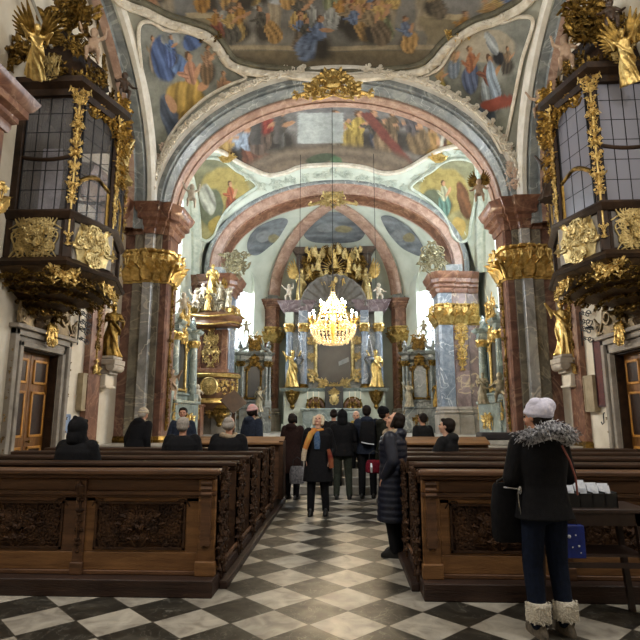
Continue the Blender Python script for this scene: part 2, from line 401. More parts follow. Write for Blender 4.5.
def nz(sc, det=6, dist=0):
    n_ = node(nt, 'ShaderNodeTexNoise'); n_.inputs['Scale'].default_value = sc; n_.inputs['Detail'].default_value = det; n_.inputs['Distortion'].default_value = dist
    L(nt, ad.outputs[0], n_.inputs['Vector']); return n_.outputs['Fac']
n1 = nz(5, 8, .8)
rw = ramp(nt, [(.3, lin('827c72')), (.5, lin('a8a296')), (.7, lin('bdb8ab'))]); L(nt, n1, rw.inputs[0])
rb = ramp(nt, [(.3, lin('211f1a')), (.55, lin('312e27')), (.75, lin('4d4940'))]); L(nt, n1, rb.inputs[0])
vn = mth('ABSOLUTE', mth('SUBTRACT', nz(3, 3, 2.2), .5)); rv = ramp(nt, [(0, (.5, .5, .5, 1)), (.012, (0, 0, 0, 1))]); L(nt, vn, rv.inputs[0])
def mixc(f, a, bb):
    m_ = node(nt, 'ShaderNodeMix', data_type='RGBA')
    for i, q in ((0, f), (6, a), (7, bb)):
        if isinstance(q, tuple): m_.inputs[i].default_value = q
        else: L(nt, q, m_.inputs[i])
    return m_.outputs[2]
blk = mixc(rv.outputs[0], rb.outputs[0], lin('8d8a80')); wht = mixc(mth('MULTIPLY', rv.outputs[0], .5), rw.outputs[0], lin('6f6b64'))
bri = mth('ADD', .82, mth('MULTIPLY', wn.outputs['Value'], .25))
colr = mixc(par, wht, blk); colr = mixc(grout, colr, lin('3f3a33'))
vm = node(nt, 'ShaderNodeVectorMath', operation='SCALE'); L(nt, colr, vm.inputs[0]); L(nt, bri, vm.inputs['Scale']); L(nt, vm.outputs[0], b.inputs['Base Color'])
rr = ramp(nt, [(.3, (.34, .34, .34, 1)), (.7, (.5, .5, .5, 1))]); L(nt, nz(9), rr.inputs[0]); L(nt, rr.outputs[0], b.inputs['Roughness'])
struct(MB().box(XL-.4, XR+.4, -5, 12.2, -.2, 0), 'floor', fl)
stepm = M('step_marble', 'bdb9b0', '908b82', .4, 0, 3)
mb = MB()
for i in range(6): mb.box(XL, XR, 11.6+.3*i, 13.4 if i < 5 else 28.5, .15*i-.02, .15*(i+1))
struct(mb, 'floor_chancel_steps', stepm, bevel=.01)
# side walls with the two portals
mb = MB(); wall_open(mb, (XL, -5, 0), (0, 1, 0), 20.5, 0, 14.6, (14.95, 16.4, 0, 2.92), (-.55, 0, 0), False); struct(mb, 'wall_left', plaster)
mb = MB(); wall_open(mb, (XR, -5, 0), (0, 1, 0), 20.5, 0, 14.6, (15.2, 16.65, 0, 2.92), (.55, 0, 0), False); struct(mb, 'wall_right', plaster)
struct(MB().box(XL-.2, XR+.2, -5.4, -5, 0, 14.6), 'wall_rear', plaster)
# chancel walls with tall round-headed windows
for nm, X, sg in (('left', XL, -1), ('right', XR, 1)):
    mb = MB(); loop = wall_open(mb, (X, 15.5, 0), (0, 1, 0), 7.2, 0, 14.6, (1.2, 4.2, 4.9, 9.4), (sg*.7, 0, 0)); struct(mb, 'wall_chancel_'+nm, mint)
    w = thing('window_chancel_'+nm, None, None, (X+sg*.6, 18.2, 4.9)); w['kind'] = 'structure'
    fr = MB(); fr.box(X+sg*.5, X+sg*.56, 16.7, 19.7, 4.9, 4.98)
    for y in (16.72, 17.45, 18.2, 18.95, 19.68): fr.box(X+sg*.5, X+sg*.55, y-.03, y+.03, 4.9, 10.8 if 17 < y < 19.5 else 9.4)
    for i in range(8): fr.box(X+sg*.5, X+sg*.54, 16.7, 19.7, 5.5+.62*i-.02, 5.5+.62*i+.02)
    fr.build('window_frame', iron, w)
    g = MB(); q = [Vector((X+sg*.58, p.y, p.z)) for p in loop]; g.slab(q, (sg*.01, 0, 0)); g.build('pane', winglass, w)
# apse walls
PA = (-5.5, 22.4); PB = (-3.75, 26.2); PC = (3.05, 26.2); PD = (4.8, 22.4)
apm = mint
for nm, P, Q, sg in (('left', PA, PB, -1), ('right', PD, PC, 1)):
    U = Vector((Q[0]-P[0], Q[1]-P[1], 0)); ln = U.length; U.normalize(); N = Vector((sg*abs(U.y), abs(U.x), 0))
    mb = MB(); loop = wall_open(mb, (P[0], P[1], 0), U, ln, 0, 14.6, (1.0, 3.0, 4.6, 7.7), N*.65); struct(mb, 'wall_apse_'+nm, apm)
    cen = Vector((P[0], P[1], 4.6))+U*2+N*.5; w = thing('window_apse_'+nm, None, None, cen); w['kind'] = 'structure'
    fr = MB()
    for u in (1.05, 1.5, 2, 2.5, 2.95): fr.tube([Vector((P[0], P[1], 4.6))+U*u+N*.5, Vector((P[0], P[1], 8.4 if 1.2 < u < 2.8 else 7.7))+U*u+N*.5], .02, 6)
    for i in range(10): fr.tube([Vector((P[0], P[1], 4.8+.37*i))+U*1.0+N*.5, Vector((P[0], P[1], 4.8+.37*i))+U*3.0+N*.5], .015, 6)
    fr.build('window_frame', iron, w); g = MB(); g.slab([p+N*.55 for p in loop], N*.01); g.build('pane', winglass, w)
mb = MB(); mb.add([(PB[0], PB[1], 0), (PB[0], 27, 0), (PC[0], 27, 0), (PC[0], PC[1], 0), (PB[0], PB[1], 14.6), (PB[0], 27, 14.6), (PC[0], 27, 14.6), (PC[0], PC[1], 14.6)],
    [(0, 1, 5, 4), (1, 2, 6, 5), (2, 3, 7, 6)]); struct(mb, 'wall_apse_center', apm)
for nm, sg, P in (('left', -1, PA), ('right', 1, PD)):
    struct(MB().box(min(P[0], XL if sg < 0 else XR)-.0, max(P[0], XL if sg < 0 else XR), 22.3, 22.45, 0, 14.6), 'wall_return_'+nm, apm)
struct(MB().box(XL-1.2, XR+1.2, -5.4, 28, 14.6, 14.9), 'ceiling', plaster)
# vaults
def sail(cx, cy, hx, hy, z0, H, y1):
    def f(x, y):
        q = 1-.5*min(1, ((x-cx)/hx)**2)-.5*((y-cy)/hy)**2
        return z0+H*sqrt(max(0, q))
    return f
nave_f = sail(X0, 9.5, 5.4, 5.0, 7.6, 6.1, 14.5)
chan_f = sail(X0-.08, 18.55, 5.75, 2.95, 7.6, 5.4, 21.5)
def vault(name, f, cx, hx, ya, yb, mat, n=48):
    mb = MB(); mb.grid(lambda u, v: (cx-hx+2*hx*u, ya+(yb-ya)*v, f(cx-hx+2*hx*u, ya+(yb-ya)*v)), n, n); struct(mb, name, mat)
vault('ceiling_nave_vault', nave_f, X0, 5.4, 4.5, 14.5, vaultgrey); vault('ceiling_chancel_vault', chan_f, X0-.08, 5.75, 15.6, 21.5, mint)
DX, DY, DZ, DA, DB, DH = XA, 22.4, 7.45, 4.95, 4.9, 3.5
def dome_f(x, y): return DZ+DH*sqrt(max(0, 1-((x-DX)/DA)**2-((max(y, DY)-DY)/DB)**2))
mb = MB()
mb.grid(lambda u, v: (DX+DA*cos(pi*u)*sin(pi/2*v), DY+DB*sin(pi*u)*sin(pi/2*v), DZ+DH*cos(pi/2*v)), 40, 20); struct(mb, 'ceiling_apse_dome', mint)
# transverse and wall arches: a moulded section swept along a half ellipse
def arch(name, cx, z0, a, b, prof, mats, plane='x', n=64, leg=0, t0=0, t1=pi):
    mb = MB()
    for k in range(len(prof)-1):
        mi = prof[k+1][2] if len(prof[k+1]) > 2 else 0
        y0, i0 = prof[k][0], prof[k][1]; y1, i1 = prof[k+1][0], prof[k+1][1]
        def fn(u, v, y0=y0, i0=i0, y1=y1, i1=i1):
            yy = y0+(y1-y0)*v; ii = i0+(i1-i0)*v
            if leg and u < .04: w = 0; dz = -leg*(1-u/.04)
            elif leg and u > .96: w = 1; dz = -leg*(u-.96)/.04
            else: w = (u-.04)/.92 if leg else u; dz = 0
            t = t0+(t1-t0)*w
            c_, z_ = (a-ii)*cos(t), z0+(b-ii)*sin(t)+dz
            return (cx+c_, yy, z_) if plane == 'x' else (yy, cx+c_, z_)
        mb.grid(fn, n, 1, mi)
    o = mb.build(name, mats, None, ang=30); o['kind'] = 'structure'; return o
prof3 = lambda y0, y1: 0
arch('trim_1', X0-.02, 7.6, 5.45, 4.34, [(14.55, -.12), (14.42, -.05, 0), (14.38, .08, 0), (14.42, .2, 0), (14.5, .26, 0), (14.5, .4, 1), (14.62, .4, 1), (14.62, .46, 1), (15.05, .5, 1), (15.05, .56, 2), (15.12, .6, 2), (15.35, .6, 2), (15.35, .64, 2), (15.6, .64, 2), (15.6, .2, 1)],
     [whites, slate_mb, pink_mb], leg=.3)
arch('trim_2', XA+.08, 7.75, 5.35, 3.68, [(21.6, -.2), (21.42, -.12, 1), (21.38, .0, 1), (21.4, .08, 1), (21.5, .1, 0), (21.5, .42, 0), (21.62, .46, 0), (21.62, .52, 2), (22.3, .6, 2), (22.4, .6, 0), (22.45, .3, 0)],
     [pink_mb, slate_mb, brown_mb], leg=.42)
for nm, X, sg in (('trim_3', XL, 1), ('trim_4', XR, -1)):
    arch(nm, 9.5, 7.4, 4.6, 4.62, [(X, 0), (X+sg*.12, 0, 2), (X+sg*.14, .08, 0), (X+sg*.36, .08, 0), (X+sg*.38, -.03, 1), (X+sg*.58, -.05, 1), (X+sg*.6, -.2, 1)], [pink_mb, slate_mb, grey_st], 'y', leg=.6)
    arch(nm+'_rib', 9.5, 7.5, 4.8, 4.55, [(X+sg*.58, -.05), (X+sg*.64, .05, 0), (X+sg*.76, .05, 0), (X+sg*.82, -.06, 0), (X+sg*.84, -.25, 0)], [whites], 'y', leg=.3)
for nm, X, sg in (('trim_5', XL, 1), ('trim_6', XR, -1)):
    arch(nm, 18.5, 7.6, 2.7, 3.8, [(X, .15), (X+sg*.1, .15, 0), (X+sg*.3, 0, 0), (X+sg*.32, -.3, 0)], [mintst], 'y', leg=.3)
# apse ribs running down the dome to the pilasters
for nm, bx in (('trim_7', -3.2), ('trim_8', 3.2)):
    mb = MB()
    def fn(u, v, bx=bx):
        th = u*.985; dxp, dyp = bx, 3.75; ln = sqrt(dxp*dxp+dyp*dyp); nx, ny = dyp/ln, -dxp/ln
        s_ = sin(pi/2*th); k = (.96)/sqrt((dxp/DA)**2+(dyp/DB)**2); w = [(-.3, 0), (-.3, .12), (-.18, .16), (.18, .16), (.3, .12), (.3, 0)][round(v*5)]
        x, y, z = DX+dxp*k*s_+nx*w[0], DY+.1+dyp*k*s_*.97+ny*w[0], DZ+DH*cos(pi/2*th)
        n_ = Vector((-s_*dxp/ln, -s_*dyp/ln, -cos(pi/2*th)*.9)); return Vector((x, y, z))+n_*w[1]
    mb.grid(fn, 30, 5); o = mb.build(nm, pink_mb, None); o['kind'] = 'structure'
# ---------------------------------------------------------------- frescoes
PN = 220
class Paint:
    def __init__(s, bg0, bg1, seed, ax=1):
        s.ax = ax
        s.r = random.Random(seed); rs = np.random.RandomState(seed)
        y, x = np.mgrid[0:PN, 0:PN]/(PN-1.0); s.x = x.copy(); s.y = y.copy()
        for k in range(12):
            fx, fy, ph, am = rs.uniform(3, 14), rs.uniform(3, 14), rs.uniform(0, 6.28), rs.uniform(.001, .003)
            s.x += ax*am*np.sin(6.28*fy*y/2+ph); s.y += am*np.sin(6.28*fx*x/2+ph)
        a, b_ = np.array(lin(bg0)[:3]), np.array(lin(bg1)[:3]); t = np.clip(s.y, 0, 1)[..., None]
        s.im = a*(1-t)+b_*t
        for k in range(60):
            cx, cy, rx, ry = rs.uniform(0, 1), rs.uniform(0, 1), rs.uniform(.05, .2), rs.uniform(.02, .09); g = np.exp(-((s.x-cx)/rx)**2-((s.y-cy)/ry)**2)[..., None]
            s.im *= 1+g*rs.uniform(-.4, .4)
    def ell(s, cx, cy, rx, ry, rot, col, folds=0, soft=.12):
        c_, s_ = cos(rot), sin(rot); X_ = (s.x-cx)/s.ax; u = (X_*c_+(s.y-cy)*s_)/rx; v = (-X_*s_+(s.y-cy)*c_)/ry
        d = np.sqrt(u*u+v*v); a = np.clip((1-d)/soft, 0, 1)[..., None]; c = np.array(lin(col)[:3])
        sh = 1+.0*u
        if folds: sh = 1+.35*np.sin(folds*u+2.2*v+s.r.uniform(0, 6))*np.clip(1-.2*v, 0, 2)+.15*np.sin(folds*2.7*u+v*3)
        s.im = s.im*(1-a)+a*c*sh[..., None]; return s
    def rect(s, x0, x1, y0, y1, col, skew=0, stripes=0):
        xx = s.x+skew*(s.y-y0); a = (np.clip((xx-x0)/.006, 0, 1)*np.clip((x1-xx)/.006, 0, 1)*np.clip((s.y-y0)/.006, 0, 1)*np.clip((y1-s.y)/.006, 0, 1))[..., None]
        c = np.array(lin(col)[:3]); sh = 1+(.18*np.sin(stripes*(xx-x0)/(x1-x0)*6.28) if stripes else 0*xx); s.im = s.im*(1-a)+a*c*sh[..., None]; return s
    def fig(s, cx, cy, h, robe, robe2, ln=0, skin='b98f70'):
        s.ell(cx+.04*s.ax*h, cy-.3*h, .27*h, .31*h, 0, '3c3832', 0, .5)
        s.ell(cx+ln*.1*h, cy-.28*h, .2*h, .3*h, ln*.3, robe, 9); s.ell(cx, cy+.02*h, .13*h, .2*h, ln*.4, robe2, 7)
        s.ell(cx+.13*h*s.ax, cy+.05*h, .045*h, .14*h, -.8+ln, skin); s.ell(cx-.13*h*s.ax, cy+.0*h, .04*h, .13*h, .9+ln, robe2, 4)
        s.ell(cx-(.02*h+ln*.06*h)*s.ax, cy+.27*h, .06*h, .075*h, 0, '5b4430'); s.ell(cx+(.01*h-ln*.06*h)*s.ax, cy+.255*h, .05*h, .065*h, 0, skin); return s
def smooth_loop(pts, k=8):
    out = []; n = len(pts)
    for i in range(n):
        p0, p1, p2, p3 = [np.array(pts[(i+j) % n], float) for j in (-1, 0, 1, 2)]
        for q in range(k):
            t = q/k; out.append(tuple(.5*((2*p1)+(-p0+p2)*t+(2*p0-5*p1+4*p2-p3)*t*t+(-p0+3*p1-3*p2+p3)*t**3)))
    return out
def hit(px, py, f, ya, yb, offs=.0):
    d = ray(px, py); N_ = 60; last = None
    for i in range(N_+1):
        Y = ya+(yb-ya)*i/N_; t = Y/d.y; g = CH+d.z*t-(f(d.x*t, Y)-offs)
        if last is not None and last[0] < 0 <= g or (last is None and g >= 0):
            lo, hi = (last[1], Y) if last else (Y, Y)
            for _ in range(14):
                m_ = (lo+hi)/2; t = m_/d.y
                if CH+d.z*t-(f(d.x*t, m_)-offs) < 0: lo = m_
                else: hi = m_
            t = hi/d.y; return Vector((d.x*t, hi, CH+d.z*t))
        last = (g, Y)
    t = yb/d.y; return Vector((d.x*t, yb, CH+d.z*t))
frm, nt, b = newmat('fresco_paint')
at_ = node(nt, 'ShaderNodeVertexColor', layer_name='paint'); no = node(nt, 'ShaderNodeTexNoise'); no.inputs['Scale'].default_value = 3.5; no.inputs['Detail'].default_value = 9; no.inputs['Roughness'].default_value = .7
rr = ramp(nt, [(.28, (.62, .6, .56, 1)), (.7, (1.25, 1.2, 1.12, 1))]); L(nt, coords(nt, obj=False), no.inputs['Vector']); L(nt, no.outputs['Fac'], rr.inputs[0])
mm = node(nt, 'ShaderNodeMix', data_type='RGBA', blend_type='MULTIPLY'); mm.inputs[0].default_value = 1; L(nt, at_.outputs[0], mm.inputs[6]); L(nt, rr.outputs[0], mm.inputs[7]); L(nt, mm.outputs[2], b.inputs['Base Color']); b.inputs['Roughness'].default_value = .85
def fresco(name, label, outline, f, ya, yb, paint, fmat=cream, fr=.06, offs=.05, group=None, nr=70, k=8, mat=None, framed=True, box=None, outer=0, sgn=1):
    loop = smooth_loop(outline, k); cx = sum(p[0] for p in outline)/len(outline); cy = sum(p[1] for p in outline)/len(outline)
    bx = box or (min(p[0] for p in loop), max(p[0] for p in loop), min(p[1] for p in loop), max(p[1] for p in loop))
    vs = []; cols = []; n = len(loop)
    for i in range(nr+1):
        for (x, y) in loop:
            px, py = cx+(x-cx)*i/nr, cy+(y-cy)*i/nr
            vs.append(hit(px, py, f, ya, yb, offs)); u = (px-bx[0])/(bx[1]-bx[0]); v = 1-(py-bx[2])/(bx[3]-bx[2])
            if paint is not None: cols.append(paint.im[min(PN-1, max(0, int(v*(PN-1)))), min(PN-1, max(0, int(u*(PN-1))))])
    t = thing(name, label, 'fresco', tuple(vs[0]), 0, group); mb = MB()
    mb.add(vs, [(i*n+j, i*n+(j+1) % n, (i+1)*n+(j+1) % n, (i+1)*n+j) for i in range(nr) for j in range(n)])
    o = mb.build('painting', mat or frm, t)
    if paint is not None:
        ca = o.data.color_attributes.new('paint', 'FLOAT_COLOR', 'POINT'); arr = np.ones((len(vs), 4), np.float32); arr[:, :3] = np.clip(np.array(cols), 0, 1); ca.data.foreach_set('color', arr.ravel())
    if framed:
        rim = [hit(x, y, f, ya, yb, offs+.02) for x, y in loop]; m2 = MB(); m2.tube(rim+[rim[0]], fr, 8); m2.tube([p+Vector((0, -.06, -.05)) for p in rim+[rim[0]]], fr*.45, 6); m2.build('frame', fmat, t)
        if outer:
            ccx = sum(p[0] for p in loop)/len(loop); r2 = []
            for i, (x, y) in enumerate(loop):
                x0_, y0_ = loop[i-1]; x1_, y1_ = loop[(i+1) % len(loop)]; dx, dy = x1_-x0_, y1_-y0_; q_ = sqrt(dx*dx+dy*dy)+1e-6; r2.append(hit(x-sgn*dy/q_*outer, y+sgn*dx/q_*outer, f, ya, yb, offs+.03))
            m3 = MB(); m3.tube(r2+[r2[0]], .13, 8)
            for i in range(0, len(r2), 7):
                o_ = MB(); spiral(o_, (0, 0), .16, 1.3, (-1)**i, i, .045, None, 10, 0, 5); m3.merge(o_, Matrix.Translation(r2[i]+Vector((0, -.08, -.06))) @ Matrix.Rotation(-.7, 4, 'X'))
            m3.build('outer_frame', cream, t)
    return t
# nave ceiling fresco
OUTSGN = 1
p = Paint('6b675c', '70747c', 1, .34)
for x in (.12, .3, .38, .66, .74, .9): p.rect(x-.018, x+.018, .3, .95, '8a8272', 0, 2); p.rect(x-.026, x+.026, .88, .93, 'a09884')
for x in (.22, .8): p.rect(x-.05, x+.05, .2, .42, '7d745f', .1); p.rect(x-.058, x+.058, .4, .45, 'a0957c', .1)
p.rect(0, 1, 0, .16, '69604e').rect(0, 1, .16, .2, '8f8570')
p.ell(.5, .8, .4, .2, 0, '5f73a0'); p.ell(.42, .62, .2, .1, .4, '9aa2ac'); p.ell(.62, .64, .25, .06, .2, '8f8a80')
rr_ = random.Random(4); pal = ['8c6a3a', '5c6a84', '74463a', '9c8656', '63584a', '8c8f8e', '4c4a44', '94784e', '6d735c', '5a5348', '7c6e58']
for i in range(46):
    x = rr_.uniform(.03, .97) if i % 3 else rr_.choice((.08, .2, .34, .46, .58, .7, .82, .93))+rr_.uniform(-.02, .02); y = .7-.42*i/46+.1*abs(x-.5); p.fig(x, y, rr_.uniform(.26, .4), rr_.choice(pal), rr_.choice(pal), rr_.uniform(-1, 1), '9f7c60')
fresco('ceiling_fresco', 'large crowded ceiling fresco with painted columns at the top of the nave vault', [(118, -12), (150, 6), (170, 16), (190, 22), (212, 31), (225, 46), (233, 58), (248, 64), (275, 68), (333, 71), (390, 69), (418, 65), (430, 57), (440, 45), (455, 32), (475, 20), (500, 11), (528, -12), (520, -60), (430, -110), (333, -125), (230, -110), (130, -60)],
       nave_f, 9.6, 14.48, p, M('olive_frame', '6f6a55', '4a4638', .6), .09, nr=120, k=10, box=(118, 528, -60, 72), outer=7, sgn=OUTSGN)
def pendent(seed, fl_):
    p = Paint('7f8276', '868a86', seed)
    F_ = (lambda x: 1-x) if fl_ else (lambda x: x); sg = -1 if fl_ else 1
    if not fl_:
        p.fig(.14, .8, .3, '7c7468', '8c7a64', .3); p.ell(.24, .74, .13, .18, .3, '4c608c', 8); p.ell(.36, .7, .1, .07, -.5, '5f78a4', 7); p.ell(.5, .86, .1, .07, .3, '4c608c', 6); p.ell(.3, .88, .1, .06, 0, '8a8f90', 4); p.fig(.3, .82, .26, '54689a', '5f78a4', -.3)
        p.ell(.32, .3, .1, .22, .5, '4b5566', 6)
        p.fig(.48, .62, .5, 'b59a54', 'a87f6a', .4); p.ell(.46, .44, .22, .13, -.35, 'a88d4c', 10); p.ell(.62, .38, .13, .1, .4, 'b59c5c', 9); p.ell(.5, .3, .14, .08, -.2, '94783c', 8); p.ell(.6, .55, .06, .035, .5, 'b98f70'); p.ell(.4, .22, .1, .06, .2, '8a6a5c'); p.ell(.72, .3, .08, .1, .2, '6c5a4c', 5); p.fig(.78, .55, .3, '8f7566', '9c7c62', -.6); p.fig(.64, .74, .32, '6d5a44', '8b6f58', -.3)
        p.ell(.3, .42, .04, .08, .6, 'b58f70')
    else:
        p.ell(.55, .78, .3, .14, 0, 'a39c8c'); p.fig(.42, .66, .4, '54607c', '8c5c40', .2, 'a67c5c'); p.fig(.6, .56, .48, '8c979e', '6c4638', .3, 'ad8560'); p.ell(.7, .68, .11, .06, -.3, '2c2c30', 5, .3); p.fig(.76, .7, .24, '4a4640', '7c6a54', -.4); p.fig(.26, .7, .3, '6c7888', '9c8468', .3); p.ell(.62, .8, .05, .1, .5, '9aa2a8', 4); p.ell(.64, .5, .05, .2, .3, '8fa0b2', 6)
        p.fig(.16, .55, .26, '9a8f50', 'a48a60', -.4); p.ell(.52, .18, .12, .2, -.4, '4a5662', 5); p.ell(.68, .36, .18, .05, .2, '8c4a3c')
    return p
fresco('pendentive_fresco', 'fresco of a seated figure in yellow and blue robes left above the arch', [(139, 28), (150, 22), (165, 30), (185, 32), (205, 40), (220, 52), (236, 70), (246, 78), (232, 84), (212, 94), (196, 106), (180, 122), (168, 140), (160, 158), (155, 163), (151, 140), (146, 105), (141, 65)], nave_f, 9.6, 14.48, pendent(3, False), cream, .05, nr=90)
fresco('pendentive_fresco', 'fresco of a striding figure with pale blue cloth right above the arch', [(533, 22), (520, 17), (505, 22), (488, 24), (468, 34), (452, 50), (440, 68), (424, 78), (440, 86), (456, 96), (472, 110), (487, 128), (497, 144), (503, 152), (508, 130), (514, 100), (522, 60)], nave_f, 9.6, 14.48, pendent(5, True), cream, .05, nr=90)
# chancel ceiling fresco: figures behind a curved stone table
p = Paint('6d665c', '77777a', 7, .3)
for i, (x, c1, c2) in enumerate([(.05, '6c5a3c', '4e463a'), (.1, '8a6f44', '5b4632'), (.17, '9a7c46', '6b4b3a'), (.22, '7d8ba0', '8f9cae'), (.28, '7c3a32', '8c4a3c'), (.35, '5a5a58', '48443e'), (.52, '8a8478', 'a09a8c'), (.58, '8c7a44', 'a08c4c'), (.63, '3c3e46', '4a4640'), (.68, '7c6a54', '5f5240'), (.8, '9c7c3c', '8c7048'), (.9, '6c3a34', '7c4a40'), (.97, '5f5648', '74664e'), (.075, '4c3a30', '5b4a3a'), (.14, '7a5a34', '46382c'), (.195, '8c7048', '9c8454'), (.255, '6c4a3c', '8f9cae'), (.31, '5c5048', '7c3a32'), (.74, '6a5a44', '4e4a4c'), (.86, '7a4038', '5c4438')]): p.fig(x, .62 if .3 < x < .75 else .44, .62, c1, c2, .3*(-1)**i, 'ab8466')
p.rect(.4, .54, .42, .8, '9fa5a4', 0, 1); p.rect(.72, .76, .1, .8, '6d4038', .2); p.rect(.8, .815, .05, .6, 'b8b8ac', -.05); p.rect(.84, .88, .05, .55, '8f7c44', 0, 2); p.rect(.26, .3, .4, .85, '4c4a48', 0, 1); p.rect(.33, .36, .4, .85, '565350', 0, 1)
p.ell(.5, -.1, 1.02, .55, 0, '5f564b'); p.ell(.5, -.12, .98, .52, 0, '7c7062'); p.ell(.5, -.16, .95, .5, 0, '655b50'); p.ell(.5, -.2, .9, .48, 0, '766a5c'); p.ell(.47, .24, .16, .06, .2, '4a5444'); p.ell(.52, .16, .06, .12, .3, '4f6a50')
fresco('chancel_fresco', 'wide fresco of robed figures around a curved stone table above the chancel', [(188, 150), (205, 148), (222, 152), (238, 162), (252, 169), (268, 175), (284, 173), (300, 167), (320, 165), (345, 165), (366, 168), (382, 173), (398, 172), (412, 166), (425, 158), (440, 150), (460, 146), (480, 150), (470, 110), (430, 75), (380, 55), (333, 48), (286, 55), (236, 75), (196, 110)],
       chan_f, 15.9, 21.46, p, cream, .1, nr=140, box=(160, 500, 96, 178))
def medal(seed, fl_):
    p = Paint('8f8a62', '7e8068', seed); p.ell(.5, .6, .4, .3, 0, '9c8f58'); p.ell(.3, .4, .2, .25, 0, '5f6654')
    if not fl_: p.fig(.6, .55, .5, '7a4634', '94563e', .4); p.ell(.25, .5, .12, .2, .4, 'a0a49c', 4); p.ell(.4, .18, .16, .12, 0, '9a8a4c')
    else: p.fig(.5, .58, .5, '5f8078', 'a0a48a', .2); p.ell(.8, .5, .1, .25, .3, '6c4c34', 3); p.ell(.72, .18, .12, .12, 0, 'b09a5c')
    return p
ML = [(192, 166), (200, 159), (214, 158), (226, 162), (236, 170), (246, 176), (257, 186), (247, 194), (236, 202), (226, 212), (219, 224), (214, 236), (206, 241), (199, 236), (197, 222), (192, 195)]
fresco('vault_medallion_fresco', 'shell topped fresco medallion of a red robed figure left of the chancel arch', ML, chan_f, 15.9, 21.46, medal(11, False), mintst, .07, nr=50)
fresco('vault_medallion_fresco', 'shell topped fresco medallion of a pale green robed figure right of the chancel arch', [(668-x, y+1) for x, y in ML], chan_f, 15.9, 21.46, medal(12, True), mintst, .07, nr=50)
for nm, lab, ol in (('left', 'blue grey cloud shaped fresco left of the pointed rib', [(247, 246), (250, 236), (258, 227), (270, 221), (282, 218), (288, 221), (283, 231), (277, 240), (268, 248), (258, 255), (250, 254)]),
                    ('right', 'blue grey cloud shaped fresco right of the pointed rib', [(381, 217), (390, 216), (400, 221), (411, 229), (419, 239), (424, 250), (420, 256), (411, 253), (402, 248), (393, 239), (386, 229)]),
                    ('mid', 'blue grey cloud shaped fresco above the high altar', [(303, 232), (311, 222), (322, 214), (333, 212), (345, 214), (356, 221), (365, 231), (360, 240), (345, 243), (320, 243), (308, 240)])):
    p = Paint('69717a', '7a828a', len(nm)+20); p.ell(.4, .5, .2, .15, .3, '858c92'); p.ell(.65, .45, .15, .12, 0, '8a8468')
    fresco('apse_fresco', lab, ol, dome_f, 22.5, 27.2, p, mintst, .04, offs=.04, nr=24, framed=False)
# stucco scrollwork between frescoes and arches
def relief_on(name, label, f, ya, yb, pix, sizes, mat, seed, group=None, cat='stucco ornament', dens=.6):
    ps = [hit(x, y, f, ya, yb, .03) for x, y in pix]; t = thing(name, label, cat, tuple(ps[0]), 0, group); r = random.Random(seed)
    for i, p in enumerate(ps):
        s_ = sizes if not hasattr(sizes, '__len__') else sizes[i]; mb = MB()
        e = .05; nx = (f(p.x+e, p.y)-f(p.x-e, p.y))/(2*e); ny = (f(p.x, p.y+e)-f(p.x, p.y-e))/(2*e); n_ = Vector((nx, ny, -1)).normalized()
        q = n_.to_track_quat('-Y', 'Z').to_matrix().to_4x4(); o = orn(s_, s_*.7, r.randint(0, 999), dens, .03)
        mb.merge(o, Matrix.Translation(p) @ q); mb.build('scrollwork', mat, t)
    return t
relief_on('stucco_band', 'pale green stucco scroll band between the chancel fresco and its arch', chan_f, 15.9, 21.46,
    [(262, 187), (276, 184), (290, 180), (305, 177), (320, 175), (333, 174), (347, 175), (362, 178), (377, 181), (391, 184), (404, 189)], .5, mintst, 5)
relief_on('stucco_band', 'pale stucco scrolls crowning the left medallion of the chancel vault', chan_f, 15.9, 21.46, [(194, 157), (206, 152), (222, 155), (237, 167), (250, 178)], .42, mintst, 6)
relief_on('stucco_band', 'pale stucco scrolls crowning the right medallion of the chancel vault', chan_f, 15.9, 21.46, [(474, 157), (462, 152), (446, 155), (431, 167), (418, 178)], .42, mintst, 7)
relief_on('stucco_band', 'pink stucco rocaille at the foot of the left nave pendentive', nave_f, 12, 14.46, [(157, 172), (155, 181), (153, 190), (160, 160), (166, 148)], .42, pinkst, 8)
relief_on('stucco_band', 'pink stucco rocaille at the foot of the right nave pendentive', nave_f, 12, 14.46, [(509, 165), (512, 174), (514, 184), (506, 152), (500, 140)], .42, pinkst, 9)
relief_on('stucco_band', 'white stucco scrolls above the crown of the first arch', nave_f, 12, 14.46, [(268, 75), (285, 72), (302, 71), (362, 71), (380, 73), (398, 76), (248, 82), (418, 80)], .42, cream, 10)
